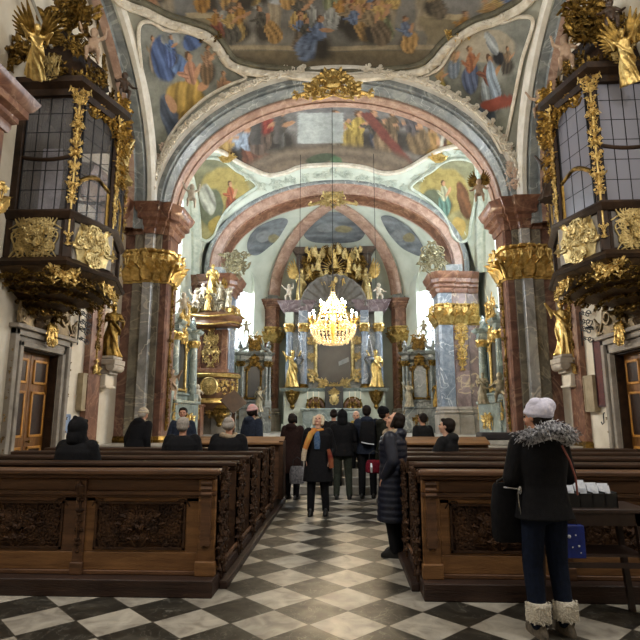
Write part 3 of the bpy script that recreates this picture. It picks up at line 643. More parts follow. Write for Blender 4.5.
# ================================================================ SCULPTURE LIBRARY (unit height meshes, carved as one skin)
def robed_mb(seed, arm=0):
    r = random.Random(seed); m = MB(); sw = .03*r.choice((-1, 1)); ph = r.uniform(0, 6); k = r.choice((7, 8, 9))
    def fn(u, v):
        z = u*.6; g = 2*pi*v; base = .15-.055*u+.03*(1-u)**3; rr = base*(1+(.13*sin(k*g+ph+u*2.5)+.07*sin(3*g+ph*2-u*4))*(1.15-u))
        return (sw*sin(u*pi)+rr*cos(g), rr*.75*sin(g), z)
    m.grid(fn, 14, 44)
    o = len(m.v); m.v.append((0, 0, 0)); n = 45; m.f += [(o, j, j+1) for j in range(44)]; m.m += [0]*44
    o = len(m.v); m.v.append((0, 0, .6)); m.f += [(o, 14*n+j+1, 14*n+j) for j in range(44)]; m.m += [0]*44
    m.loft([(0, 0, .5, .085, .065), (sw*.4, 0, .6, .09, .07), (0, 0, .7, .105, .068), (0, 0, .78, .115, .06), (0, 0, .83, .06, .045)], 16)
    m.cap((0, 0, .8), (0, -.01, .88), .032, .03); m.ell((0, -.015, .915), (.052, .06, .075), n=14); m.ell((0, .014, .935), (.062, .062, .066), n=14); m.cap((0, -.07, .925), (0, -.082, .905), .012); m.ell((0, -.04, .86), (.035, .035, .04))
    for s_ in (-1, 1):
        up = arm == s_ or arm == 2; e = Vector((s_*.17, -.02, .66 if not up else .8)); w = Vector((s_*.08, -.15, .66)) if not up else Vector((s_*.25, -.1, .95))
        m.cap((s_*.1, 0, .78), e, .042, .038); m.cap(e, w, .04, .022); m.ell(w, .024)
        m.cap(e, e+Vector((0, 0, -.12)), .04, .015)
    for i in range(5):
        a = r.uniform(0, 6.28); m.tube([(.1*cos(a), .075*sin(a), .62), (.12*cos(a+.5), .09*sin(a+.5), .45), (.13*cos(a+1.1), .1*sin(a+1.1), .28), (.15*cos(a+1.5), .11*sin(a+1.5), .12)], [.012, .022, .02, .008], 8, round_=True)
    m.tube([(-.1, -.06, .75), (0, -.1, .62), (.11, -.07, .5), (.13, .03, .42)], [.02, .028, .03, .02], 8, round_=True)
    return m
def cherub_mb(seed):
    r = random.Random(seed); m = MB(); m.ell((0, 0, .42), (.13, .11, .17), n=14); m.ell((0, -.01, .56), (.13, .1, .12), n=14); m.ell((0, -.02, .78), (.1, .105, .12), n=14); m.cap((0, 0, .6), (0, -.01, .7), .05)
    for s_ in (-1, 1):
        up = r.random() < .55; e = Vector((s_*.24, -.04, .68 if up else .48)); w = e+Vector((s_*r.uniform(-.02, .1), -.14, .16 if up else -.05))
        m.cap((s_*.11, 0, .62), e, .05, .042); m.cap(e, w, .042, .03); m.ell(w, .036)
        k = Vector((s_*.12, -.12-.06*r.random(), .24)); f_ = Vector((s_*.13, -.02+r.uniform(-.1, .1), .03)); m.cap((s_*.07, 0, .34), k, .08, .06); m.cap(k, f_, .06, .035); m.cap(f_, f_+Vector((0, -.08, -.01)), .033, .025)
    return m
def wings_mb(s_=1.0, spread=1):
    m = MB()
    for sg in (-1, 1):
        for i in range(9):
            a = radians(14+i*10*spread); L_ = .6-.04*i
            p0 = Vector((sg*.05, .06, .72)); d = Vector((sg*sin(a), .15, cos(a))); mid = p0+d*L_*.5
            m.tube([p0, mid+Vector((0, .02, 0)), p0+d*L_], [.04, .052, .012], 8, round_=True, flat=.3)
        m.cap((sg*.03, .05, .68), (sg*.18, .08, .85), .035, .02)
    return m
def scl(mb, s_): mb.v = [(a*s_, b_*s_, c*s_) for a, b_, c in mb.v]; return mb
ROBED = [remesh(robed_mb(i+3, a), 'robed_figure', gold, .013, 2) for i, a in enumerate((0, 1, -1, 2))]
CHER = [remesh(cherub_mb(i+1), 'cherub_figure', fleshw, .022, 3) for i in range(3)]
WING = wings_mb().mesh('wings', palegold)
def withmat(me, mat):
    k = me.name.split('.')[0]+mat.name
    if k in _mc and _mc[k][0] == me.name: return _mc[k][1]
    c = me.copy(); c.materials.clear(); c.materials.append(mat); _mc[k] = (me.name, c); return c
_mc = {}
def figure(kind, i, mat, label, loc, h, rz=0, tilt=0, wings=None, group=None, cat='statue', base=None):
    me = (ROBED if kind == 'robed' else CHER)[i % (4 if kind == 'robed' else 3)]; nm = {'robed': 'robed_statue', 'cherub': 'cherub_statue'}[kind]
    if wings: nm = 'angel_statue' if kind == 'robed' else nm
    t = thing(nm, label, cat, loc, rz, group); o = link('figure', withmat(me, mat), t); o.scale = (h, h, h); o.rotation_euler = (tilt, 0, 0)
    if wings: w = link('wings', withmat(WING, wings), t); w.scale = (h, h, h); w.rotation_euler = (tilt, 0, 0)
    return t
# ================================================================ PIERS
def prism_strips(path, mats, z0, z1):
    m = MB()
    for (a, b_), mi in zip(zip(path[:-1], path[1:]), mats): m.add([(a[0], a[1], z0), (b_[0], b_[1], z0), (b_[0], b_[1], z1), (a[0], a[1], z1)], [(0, 1, 2, 3)], mi)
    n = len(path); m.add([(x, y, z1) for x, y in path], [tuple(range(n))], mats[0]); return m
def pier(name, label, path, mats, midx, cmat, zs, group, capmat=gold, basem=oldgold, pend=None):
    zb, zc0, zc1, ze0, ze1 = zs; c = path[0]; t = thing(name, label, 'pier', (c[0], c[1], zb-1.05), 0, group)
    prism_strips(path, midx, zb, zc0).build('shaft', mats, t, ang=20)
    b0 = zb-1.05; m = MB(); m.sweep(path, [(0, b0), (.1, b0), (.1, b0+.75), (.02, b0+.8), (0, b0+.8)]); m.build('plinth', grey_st, t)
    m = MB(); m.sweep(path, [(0, b0+.8), (.08, b0+.8), (.1, b0+.86), (.05, b0+.92), (.07, b0+.97), (.02, zb+.02), (0, zb+.02)]); m.build('base_moulding', basem, t)
    cp = frieze_leaves(path, zc0, zc1, .3); cp.sweep(path, [(-.05, zc0), (.02, zc0-.06), (.05, zc0-.02), (.01, zc0), (.01, zc1-.1), (.1, zc1-.07), (.12, zc1), (-.05, zc1)]); cp.build('capital', capmat, t)
    prism_strips(path, midx, zc1, ze0+.1).build('frieze', mats, t, ang=20)
    h = ze1-ze0; m = MB(); m.sweep(path, [(-.05, ze0), (.04, ze0), (.07, ze0+.12*h), (.07, ze0+.22*h), (.14, ze0+.3*h), (.14, ze0+.42*h), (.24, ze0+.5*h), (.24, ze0+.68*h), (.29, ze0+.74*h), (.35, ze0+.92*h), (.37, ze1), (-.2, ze1)]); m.build('cornice', cmat, t, ang=30)
    m = MB(); m.poly([(path[0][0]-.0, path[0][1]+.1)]+[(x, y+.04) for x, y in path[1:-1]]+[(path[-1][0], path[-1][1]), (path[0][0], path[-1][1])], ze1-.02, ze1+.01); m.build('cornice_top', slate_mb, t)
    if pend: pend(t)
    return t
P1 = [(XL, 14.5), (-5.9, 14.5), (-5.9, 14.42), (-5.62, 14.42), (-5.58, 14.32), (-5.34, 14.32), (-5.3, 14.42), (-5.14, 14.42), (-5.14, 14.52), (-4.97, 14.52), (-4.92, 14.58), (-4.92, 15.3), (-6.2, 15.3)]
mi1 = [0, 0, 1, 2, 2, 2, 1, 1, 0, 0, 0, 1, 1]
def pend1(t):
    m = MB(); m.tube([(-4.91, 14.9, 5.3), (-4.91, 14.9, 1.2)], .04, 6)
    for i in range(9):
        o = orn(.24, .5, i, .4, .03); m.merge(o, place_xz(o, (-4.89, 14.9, 5.1-.46*i), 0)); 
    m.build('gilded_drop', oldgold, t)
pl = pier('marble_pier', 'stepped red and grey marble pier with gilded capital behind the statue on the left wall', P1, [red_mb, olive_mb, blue_mb], mi1, brown_mb, (1.05, 5.35, 6.25, 6.72, 7.55), 'nave piers', pend=pend1)
dup(pl, 'stepped red and grey marble pier with gilded capital behind the statue on the right wall', mirror=X0)
P2 = [(XL, 21.4), (-5.75, 21.4), (-5.7, 21.3), (-5.15, 21.3), (-5.1, 21.2), (-4.65, 21.2), (-4.55, 21.3), (-4.55, 22.3), (-6.2, 22.3)]
def pend2(t):
    m = MB(); m.tube([(-5.42, 21.3, 5.3), (-5.42, 21.3, 3.4)], .04, 6)
    for i in range(5): o = orn(.5-.05*i, .45, 30+i, .7, .04); m.merge(o, Matrix.Translation((-5.42, 21.27, 5.1-.38*i)))
    m.build('gilded_drop', gold, t)
pl = pier('marble_pier', 'green and blue marble pier standing behind the pulpit', P2, [mauve_mb, colblue, green_mb, brown_mb], [0, 0, 0, 3, 1, 1, 1, 2, 2], brown_mb, (1.95, 5.25, 6.05, 6.5, 7.32), 'chancel piers', basem=grey_st, pend=pend2)
dup(pl, 'green, blue and mauve marble pier right of the high altar with a gilded drop', mirror=XA)
# slim pilasters where the apse ribs land
P3 = [(-4.0, 26.15), (-3.75, 25.95), (-3.3, 25.95), (-3.15, 26.15), (-3.15, 26.5)]
def pend3(t):
    m = MB(); m.tube([(-3.52, 25.95, 5.2), (-3.52, 25.95, 2.1)], .04, 6)
    for i in range(7): o = orn(.3, .42, 50+i, .6, .03); m.merge(o, Matrix.Translation((-3.52, 25.93, 5.0-.44*i)))
    m.build('gilded_drop', oldgold, t)
pl = pier('apse_pilaster', 'brown marble pilaster with gilded drop left of the high altar', P3, [brown_mb, slate_mb], [0, 0, 0, 0], brown_mb, (1.95, 5.2, 5.95, 6.85, 7.3), 'apse pilasters', basem=grey_st, pend=pend3)
dup(pl, 'brown marble pilaster with gilded drop right of the high altar', mirror=XA)
t = thing('arch_springer', 'grey springer block above the cornice of the left apse pilaster', 'springer block', (-3.52, 26.1, 7.3), 0, 'springers of the apse ribs'); MB().box(-3.82, -3.22, 25.98, 26.3, 7.3, 8.5).build('block', slate_mb, t); dup(t, 'grey springer block above the cornice of the right apse pilaster', mirror=XA)
# wall pilasters beside the portals
PW = [(XL, 12.55), (XL+.14, 12.55), (XL+.14, 13.2), (XL, 13.2)]
t = thing('wall_pilaster', 'mauve brown wall pilaster with gilded ornament left beside the walnut door', 'pilaster', (XL, 12.9, 0), 0, 'wall pilasters')
prism_strips(PW, [0, 0, 0], 1.0, 7).build('shaft', brown_mb, t)
m = MB(); m.sweep(PW, [(0, 0), (.08, 0), (.08, .72), (0, .75)]); m.build('plinth', grey_st, t)
m = MB(); m.sweep(PW, [(0, .75), (.09, .75), (.1, .82), (.04, .9), (.05, .97), (0, 1.02)]); m.build('base_moulding', oldgold, t)
m = MB(); m.tube([(XL+.14, 12.88, 4.9), (XL+.14, 12.88, 3.0)], .03, 6)
for i in range(5): o = orn(.24, .42, 70+i, .5, .02); m.merge(o, place_xz(o, (XL+.15, 12.88, 4.7-.36*i), 0))
m.build('gilded_drop', oldgold, t); m = MB(); o = orn(.3, .36, 80, .8, .03); m.merge(o, place_xz(o, (XL+.16, 12.88, 2.75), 0)); m.ell((XL+.17, 12.88, 2.75), (.03, .1, .13)); m.build('gilded_rosette', gold, t)
wp2 = dup(t, 'mauve brown wall pilaster with gilded ornament right beside the maroon banner', mirror=X0); wp2.location.y += .45
# ================================================================ PORTALS
def portal(y0, y1):
    t = thing('door_1', None, None, (XL, (y0+y1)/2, 0)); t['kind'] = 'structure'; m = MB(); zt = 2.92
    for i, (o, w) in enumerate(((.1, .12), (.06, .2), (.12, .3))):
        lo = sum((.0, .1, .2)[:i+1]) if 0 else (0, .1, .2)[i]; hi = (.1, .2, .32)[i]
        m.box(XL-.0, XL+o, y0-hi, y0-lo, 0, zt+hi); m.box(XL, XL+o, y1+lo, y1+hi, 0, zt+hi); m.box(XL, XL+o, y0-hi, y1+hi, zt+lo, zt+hi)
    m.box(XL, XL+.2, y0-.4, y1+.4, zt+.32, zt+.4); m.build('stone_frame', grey_st, t, bevel=.012)
    m = MB()
    for s_, yy in ((-1, y0-.34), (1, y1+.34)):
        for i in range(7): o = orn(.12, .3, i, .2, .02, False); m.merge(o, place_xz(o, (XL+.07, yy, 2.7-.36*i), 0))
    m.build('side_scrolls', oldgold, t)
    m = MB(); c = (y0+y1)/2; hw = (y1-y0)/2+.3
    a = MB()
    for s_ in (-1, 1):
        spiral(a, (s_*hw*.5, .38), .24, 1.3, -s_, pi/2, .055, (s_*hw*.95, .05), 16); spiral(a, (s_*hw*.95, .2), .13, 1.2, s_, -pi/2, .04, (s_*hw*.8, .05)); a.tube([(s_*hw, 0, .02), (s_*hw*1.02, 0, .3), (s_*hw*1.08, -.03, .42)], [.05, .04, .02], 8)
        spiral(a, (s_*.14, .2), .12, 1.2, s_, 0, .035, (s_*.3, .02)); leaf(a, (s_*.1, .1), pi/2-s_*.4, .4, .15); leaf(a, (s_*.5*hw, .55), pi/2, .2, .1)
    a.slab([(-hw*.9, 0, 0), (-hw*.8, 0, .14), (-hw*.5, 0, .5), (-hw*.3, 0, .45), (-hw*.12, 0, .12), (hw*.12, 0, .12), (hw*.3, 0, .45), (hw*.5, 0, .5), (hw*.8, 0, .14), (hw*.9, 0, 0)], (0, .1, 0))
    m.merge(a, place_xz(a, (XL+.14, c, zt+.4), 0)); m.build('scrolled_pediment', M('pediment_stone_gilt', '7c6c50', '4d4232', .6, 0, 8) if 'pedm' not in globals() else pedm, t)
    m = MB(); o = cartouche(.34, .5, 5); m.merge(o, place_xz(o, (XL+.2, c, zt+.3), 0)); m.build('gilded_keystone', gold, t)
    # two leaves, set back in the reveal
    X = XL-.18; half = (y1-y0)/2
    for k in range(2):
        a0 = y0+k*half+.01; a1 = a0+half-.02; d = MB(); d.box(X-.05, X, a0, a1, .02, zt-.02); dl = d.build('door_leaf', doorw, t); g = MB(); pn = MB()
        for (za, zb) in ((.2, 1.0), (1.18, 2.1), (2.25, 2.75)):
            pn.box(X-.01, X+.015, a0+.14, a1-.14, za+.06, zb-.06)
            for q in ((a0+.1, a1-.1, za, za+.05), (a0+.1, a1-.1, zb-.05, zb), (a0+.1, a0+.15, za, zb), (a1-.15, a1-.1, za, zb)): g.box(X, X+.03, *q)
        pn.build('panel', doorp, dl); g.build('moulding', doorg, dl, bevel=.008)
        if k: h = MB(); h.ell((X+.07, a0+.07, 1.1), .03); h.cap((X, a0+.07, 1.1), (X+.07, a0+.07, 1.1), .012); h.build('door_handle', oldgold, dl)
    return t
pedm = M('pediment_stone_gilt', '8a7650', '5a4a32', .5, .3, 8)
dl = portal(9.95, 11.4); m = MB(); m.box(XL-.36, XL-.005, 11.36, 11.4, 0, 2.92); m.box(XL-.36, XL-.005, 9.95, 9.99, 0, 2.92); m.box(XL-.36, XL-.005, 9.95, 11.4, 2.88, 2.92); m.build('door_lining', dwood, dl); dr = dup(dl, mirror=X0); dr.name = 'door_2'; dr.location.y += .25
# ================================================================ ORATORIES
def oratory():
    path = [(XL, 9.2), (-5.05, 9.2), (-4.72, 10.3), (-5.05, 11.4), (XL, 11.4)]; c = Vector((XL, 10.3))
    t = thing('glazed_oratory', 'dark walnut glazed oratory box with curtains and gilded grilles high on the left wall', 'oratory', (XL, 10.3, 4.4), 0, 'oratories')
    rp = [(path[0][0], path[0][1])]
    for a, b_ in zip(path[:-1], path[1:]):
        for i in range(1, 7): rp.append((a[0]+(b_[0]-a[0])*i/6, a[1]+(b_[1]-a[1])*i/6))
    def ring(s_, z): return [(c.x+(x-c.x)*s_, c.y+(y-c.y)*s_, z) for x, y in rp]
    def stack(sz): 
        m = MB(); rs = [ring(s_, z) for s_, z in sz]; n = len(rp); vs = sum(rs, [])
        m.add(vs, [(i*n+j, i*n+j+1, (i+1)*n+j+1, (i+1)*n+j) for i in range(len(sz)-1) for j in range(n-1)]+[tuple(range(n))[::-1], tuple((len(sz)-1)*n+j for j in range(n))]); return m
    cbm = M('corbel_gilt_wood', '5c4424', '2e2112', .45, .35, 7, .5, 22)
    b_ = stack([(.04, 3.2), (.12, 3.3), (.16, 3.42), (.13, 3.5), (.3, 3.66), (.42, 3.78), (.6, 3.86), (.84, 4.0), (1.0, 4.15), (1.1, 4.28)]).build('corbel', cbm, t)
    m = MB(); r = random.Random(3)
    for z, s_, tl in ((4.14, 1.0, .5), (4.02, .88, .8), (3.9, .72, .9), (3.78, .5, .8), (3.62, .3, .7)):
        pr = ring(s_, z)
        for i in range(1, len(pr)-1, 2 if z > 3.8 else 4):
            p = Vector(pr[i]); a = atan2(p.y-c.y, p.x-c.x); o = orn(.42, .3, r.randint(0, 99), .55, .05); m.merge(o, place_xz(o, p, a, 1, -tl))
    m.build('corbel_scrolls', oldgold, b_); m = MB(); o = cartouche(.5, .6, 9); m.merge(o, place_xz(o, (-4.74, 10.3, 4.2), 0, 1, -.4)); m.build('gilded_prow', gold, b_); m = MB(); o = orn(.5, .5, 12, 1, .08); m.merge(o, place_xz(o, (-5.05, 9.2, 4.15), -pi/4, 1, -.4)); m.build('gilded_corner_shell', gold, b_)
    m = MB(); m.sweep(path, [(0, 4.28), (.16, 4.28), (.2, 4.34), (.12, 4.4), (.06, 4.46), (0, 4.46)]); m.build('lower_moulding', dwood, t)
    m = MB(); m.sweep(path, [(-.08, 4.44), (0, 4.44), (0, 5.2), (-.08, 5.2)]); m.sweep([path[0], path[1]], [(0, 4.44), (.02, 4.44), (.02, 5.2), (0, 5.2)]) ; pp = m.build('parapet', [dwood], t)
    m = MB(); m.box(-6.08, -5.16, 9.17, 9.19, 4.5, 5.16); m.build('parapet_panel', M('grey_panel', '6a655f', '48443f', .5), t)
    # gilded pierced grille on the front face, cartouche on the canted face
    m = MB(); o = orn(.66, .7, 21, 4.6, .015, True, 'rect', .016, 0); m.merge(o, Matrix.Translation((-5.62, 9.15, 4.83))); o = orn(.34, .34, 22, 1.8, .03, True, 'oval', .018, 1); m.merge(o, Matrix.Translation((-5.62, 9.1, 4.83))); m.build('gilded_grille', palegold, t)
    a = atan2(-.45, 1.1); nf = a; mid = ((-5.05-4.72)/2+.04, 9.75, 4.8); m = MB()
    p_ = MB(); p_.grid(lambda u, v: ((u-.5)*.78*(1-.1*cos(v*6.28)), -.05-.04*sin(pi*u)*sin(pi*v), (v-.5)*.74*(1-.12*cos(u*6.28))), 14, 14); o = orn(.7, .66, 25, 1.6, .02, True, 'oval', None, 1); p_.merge(o, Matrix.Translation((0, -.06, 0))); m.merge(p_, place_xz(p_, mid, nf)); m.build('gilded_cartouche', palegold, t)
    p_ = MB(); p_.box(-.5, .5, -.03, 0, -.36, .36); m = MB(); m.merge(p_, place_xz(p_, (mid[0]-.01, mid[1], 4.83), nf)); m.build('pale_panel', M('pale_panel', 'a39b8e', '857d72', .5), t)
    m = MB(); m.sweep(path, [(-.05, 5.18), (.06, 5.18), (.1, 5.24), (.14, 5.3), (.14, 5.34), (-.05, 5.36)]); m.build('sill', dwood, t, bevel=.01)
    # posts
    for (x, y) in ((XL+.07, 9.24), (-5.05, 9.26), (-4.78, 10.3), (-5.05, 11.34)):
        m = MB(); a0 = atan2(y-10.3, x+5.6); 
        m.obox((x, y, 6.55), (.15, .15, 2.5), Matrix.Rotation(.35 if (x, y) == (-5.05, 9.26) else 0, 3, 'Z')); m.obox((x, y, 4.83), (.17, .17, .76), Matrix.Rotation(.35, 3, 'Z')); ps = m.build('corner_post', dwood, t, bevel=.02)
        if x > -6:
            g = MB(); g.tube([(x+.085*cos(a0), y+.085*sin(a0), 4.7), (x+.085*cos(a0), y+.085*sin(a0), 7.9)], .02, 6)
            for i in range(8): o = orn(.2, .3, 40+i, .5, .03); g.merge(o, place_xz(o, (x+.09*cos(a0), y+.09*sin(a0), 7.6-.28*i), a0))
            o = orn(.3, .5, 60, .8, .05); g.merge(o, place_xz(o, (x+.1*cos(a0), y+.1*sin(a0), 7.75), a0)); 
            o = orn(.16, .5, 61, .4, .03); g.merge(o, place_xz(o, (x+.1*cos(a0), y+.1*sin(a0), 4.85), a0)); g.build('gilded_drop', gold, ps)
    # windows: leaded panes in each face
    faces = [((XL+.14, 9.24), (-5.13, 9.24), -pi/2, 4, False), ((-5.0, 9.36), (-4.8, 10.2), nf, 3, True), ((-4.8, 10.4), (-5.0, 11.26), -nf, 4, True), ((-5.13, 11.36), (XL+.14, 11.36), pi/2, 4, False)]
    for k, (A, B, fa, n, gb) in enumerate(faces):
        A = Vector((A[0], A[1], 0)); B = Vector((B[0], B[1], 0)); d = B-A; w = link('window', None, t) if 0 else None
        m = MB(); P = lambda u, z: A+d*u+Vector((0, 0, z))
        for i in range(n+1): m.tube([P(i/n, 5.34), P(i/n, 7.75)], .011 if 0 < i < n else .03, 5)
        for i in range(7): m.tube([P(0, 5.4+.39*i), P(1, 5.4+.39*i)], .009, 5)
        wf = m.build('window_frame', iron, t); g = MB(); o_ = Vector((cos(fa), sin(fa), 0))*.004; g.slab([P(0, 5.34), P(1, 5.34), P(1, 7.75), P(0, 7.75)], o_); g.build('glass', orglass, wf)
        m = MB()
        if gb: m.tube([P(u, 6.0+.28*sin(pi*.5*min(1, u*1.6))-(0 if u < .62 else (u-.62)*.35)) for u in [q/12 for q in range(13)]], .045, 8); m.tube([P(1, 5.34), P(1, 6.1)], .04, 8)
        else: m.tube([P(u, 6.45-.05*sin(pi*u)) for u in [q/8 for q in range(9)]], .04, 8)
        m.build('transom', oldgold if gb else dwood, wf)
        if k == 0:
            m = MB()
            for s_, u0, u1 in ((-1, .02, .38), (1, .62, .98)):
                def fn(u, v, s_=s_, u0=u0, u1=u1):
                    z = 7.7-2.3*v; tie = .55*(1-abs(v-.75)/.75 if v < .75 else 1-(v-.75)*1.2); uu = (u0+(u1-u0)*u); uu = (uu-(u0 if s_ < 0 else u1))*(1-tie)+(u0 if s_ < 0 else u1)
                    q = A+d*uu; return (q.x, q.y+.14+.03*sin(u*38), z)
                m.grid(fn, 44, 16)
            m.build('curtain', curt, t); m = MB(); m.box(-5.82, -5.4, 9.48, 9.5, 5.36, 6.75); m.build('pale_backing_sheet', M('pale_backing', 'b8b4c0', '94909c', .8, 0, 6), t)  # pale sheet added behind the glass to brighten the lower panes
    m = MB(); m.sweep(path, [(-.1, 7.68), (.06, 7.68), (.08, 7.8), (.2, 7.88), (.22, 7.98), (.1, 8.04), (-.3, 8.06)]); m.build('crown_cornice', dwood, t)
    cr = stack([(.98, 8.04), (.9, 8.15), (.72, 8.35), (.62, 8.7), (.66, 8.95), (.72, 9.02), (.5, 9.1), (.36, 9.4), (.3, 9.8), (.1, 9.95)]).build('crown', dwood, t)
    g = MB(); r = random.Random(8)
    for i in range(14): pr = ring(.86-.02*i, 8.15+.1*i); p = Vector(pr[(i*7) % len(pr)]); a1 = atan2(p.y-c.y, p.x-c.x); o = orn(.5, .4, i+90, .6, .06); g.merge(o, place_xz(o, p, a1))
    g.build('crown_scrolls', oldgold, cr)
    g = MB(); o = orn(.4, .6, 77, .5, .02, True, 'oval', .015); g.merge(o, Matrix.Translation((-5.55, 9.0, 8.2)))
    for i in range(5):
        g.tube([(-5.7+.075*i, 8.97, 7.98), (-5.58+.06*i, 8.97, 8.4)], .01, 5); g.tube([(-5.4-.075*i, 8.97, 7.98), (-5.52-.06*i, 8.97, 8.4)], .01, 5)
    g.build('gilded_trellis', palegold, cr)
    # openwork rocaille over the canted window
    g = MB()
    for i, (x, y, z, s_) in enumerate(((-4.95, 9.6, 7.75, .45), (-4.84, 9.95, 7.8, .42), (-4.7, 10.3, 7.55, .45), (-4.68, 10.35, 7.15, .36), (-4.68, 10.38, 6.8, .3), (-4.68, 10.4, 6.45, .26), (-4.7, 10.3, 8.0, .5))):
        o = orn(s_, s_*1.1, 100+i, .9, .07); g.merge(o, place_xz(o, (x, y, z), -.5))
    g.build('gilded_rocaille', M('rocaille_gilding', 'c09a4e', '6b5126', .38, 1, 8, .5, 26), t)
    return t
ol = oratory()
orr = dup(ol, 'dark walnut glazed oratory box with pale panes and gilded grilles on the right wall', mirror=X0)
for ch in list(orr.children):
    if ch.name.startswith('curtain'): bpy.data.objects.remove(ch); continue
    for g in ch.children:
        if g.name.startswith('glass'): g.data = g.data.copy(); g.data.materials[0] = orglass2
m = MB(); m.box(XL+.02, XL+.05, 9.3, 11.3, 5.3, 7.7); m.build('dark_backing_sheet', curt, ol)  # added dark sheet over the wall stands in for the shaded inside
figure('cherub', 0, flesh, 'pale cherub seated on the crown of the left oratory', at(92, 62, 9.6), .85, .4, 0)
figure('cherub', 1, darkfig, 'brown cherub clinging to the wall by the left oratory crown', at(123, 100, 10.6), .75, .8, 0)
figure('robed', 1, palegold, 'gilded figure with pale limbs hanging beside the left oratory window', at(122, 183, 10.6), 1.25, .9, -.25)
figure('robed', 3, gold, 'gilded angel reclining above the cornice at the upper left corner', at(36, 78, 8.6), .95, .5, .95, oldgold)
figure('cherub', 2, flesh, 'pale cherub seated on the crown of the right oratory', at(567, 70, 9.8), .85, -.4, 0)
figure('cherub', 0, flesh, 'small cherub hovering left of the right oratory crown', at(541, 118, 10.8), .75, -.6, 0)
figure('robed', 2, darkfig, 'dark robed figure with gilding hanging beside the right oratory window', at(549, 200, 10.8), 1.2, -.9, -.2)
figure('robed', 3, gold, 'gilded angel leaning out above the right oratory trellis', at(632, 84, 8.8), .95, -.7, .5, oldgold)
figure('cherub', 1, darkfig, 'dark cherub seated above the gilded angel at the upper right', at(612, 30, 8.9), .7, -.3, 0)
for lab, (px, py), sd in (('tangled gilded rocaille crest on top of the left oratory', (72, 20), 3), ('tangled gilded rocaille crest on top of the right oratory', (585, 22), 4)):
    p = at(px, py, 9.6); t = thing('rocaille_crest', lab, 'gilded ornament', p, 0, 'oratory crests'); o = orn(.9, .9, sd, 1.6, .15); o.merge(orn(.6, .7, sd+5, 1.2, .3)); o.build('scrolls', oldgold, t, world=False)
# near pier cornice at the upper left edge
PN1 = [(XL, 7.1), (-5.75, 7.1), (-5.65, 7.2), (-5.65, 8.05), (XL, 8.05)]
pier('marble_pier', 'brown marble pier corner with a gilded scroll capital at the left edge', PN1, [brown_mb, olive_mb], [0, 0, 0, 1], brown_mb, (1.05, 4.75, 5.35, 6.3, 7.0), 'near pier')
# ================================================================ STATUES ON WALL BRACKETS
palest = M('pale_stone', 'b5ab9c', '94897a', .7, 0, 4)
def bracket(label, loc, mir):
    t = thing('statue_bracket', label, 'bracket', loc, 0, 'statue brackets'); m = MB(); s_ = -1 if mir else 1
    m.obox((s_*.24, 0, .0), (.5, .66, .14)); m.obox((s_*.21, 0, .12), (.44, .56, .08)); m.build('shelf', palest, t, world=False, bevel=.02)
    m = MB(); m.tube([(s_*.36, -.32, -.12), (s_*.36, .32, -.12)], .12, 16); m.box(*sorted((0, s_*.34)), -.25, .25, -.3, -.06); m.build('scroll_console', palest, t, world=False, bevel=.015)
    m = MB(); m.obox((s_*.12, 0, -.45), (.25, .5, .3)); m.obox((s_*.14, 0, -.62), (.3, .56, .06)); m.build('corbel', plaster, t, world=False, bevel=.02); return t
bracket('grey stone scroll bracket under the gilded statue on the left wall', (XL, 13.5, 2.95), False)
bracket('grey stone scroll bracket under the gilded statue on the right wall', (XR, 13.6, 2.95), True)
figure('robed', 0, oldgold, 'gilded robed statue on a stone bracket left of the left pier', (XL+.24, 13.5, 3.11), 1.4, .6)
figure('robed', 2, gold, 'gilded robed statue on a stone bracket right of the right pier', (XR-.24, 13.6, 3.11), 1.4, -.5)
figure('cherub', 0, fleshw, 'white cherub waving on the cornice corner of the left pier', (-4.35, 14.5, 7.55), .8, .3)
figure('cherub', 1, flesh, 'bronze toned cherub on the cornice corner of the right pier', (3.92, 14.5, 7.55), .8, -.3, wings=oldgold)
for x, sg, lab in ((-4.35, 1, 'left'), (3.65, -1, 'right')):
    p = Vector((x, 21.1, 7.32)); t = thing('flower_cluster', 'grey gilded stucco bouquet on the cornice of the pier %s of the apse' % lab, 'stucco ornament', p, 0, 'cornice bouquets'); o = orn(1.0, 1.1, 15+sg, 1.3, .2); o.merge(orn(.6, .7, 18, 1, .3)); o.xf(Matrix.Translation((0, 0, .5))); o.build('scrolls', M('grey_gilt', '8d8462', '5f5a48', .5, .5, 8), t, world=False)
# gilded cartouches at arch crowns
def gcart(label, px, py, Y, w, h, seed, mat=gold):
    p = at(px, py, Y); t = thing('gilded_cartouche', label, 'gilded ornament', p, 0, 'arch crown cartouches'); o = cartouche(w*.5, h, seed); o.merge(orn(w, h*.6, seed+1, 1.6, .12), Matrix.Translation((0, 0, -h*.1)) @ Matrix.Rotation(0, 4, 'Y')); o.tube([(-w*.46, .02, -h*.1), (0, .02, 0), (w*.46, .02, -h*.1)], .06, 8)
    o.v = [(x, y, z-.25*abs(x)**1.3*(1.0 if w > 1.5 else .3)) for x, y, z in o.v]; o.build('rocaille', mat, t, world=False); return t
gcart('wide gilded rocaille cartouche on the crown of the first arch', 333, 84, 14.3, 2.6, .85, 3)
gcart('gilded rocaille cartouche over the boss where the apse ribs meet', 333, 198, 21.3, 2.2, .6, 9, palegold)
for x, y, s_ in ((227, 158, 'left'), (438, 158, 'right')):
    p = hit(x, y, chan_f, 15.9, 21.46, .12); t = thing('gilded_shell', 'small gilded shell on top of the %s vault medallion' % s_, 'gilded ornament', p, 0, 'vault shells'); o = MB()
    for i in range(7): leaf(o, (0, -.2), pi/2+(i-3)*.35, .5, .16, 0, .4, .4)
    o.build('shell', gold, t, world=False)
p = at(495, 13, 13.6); t = thing('gilded_cartouche', 'small gilded flourish on the ceiling frame at the upper right', 'gilded ornament', hit(458, 36, nave_f, 10, 14.46, .1), 0, 'arch crown cartouches'); orn(.7, .35, 66, 1.1, .08).build('rocaille', gold, t, world=False)
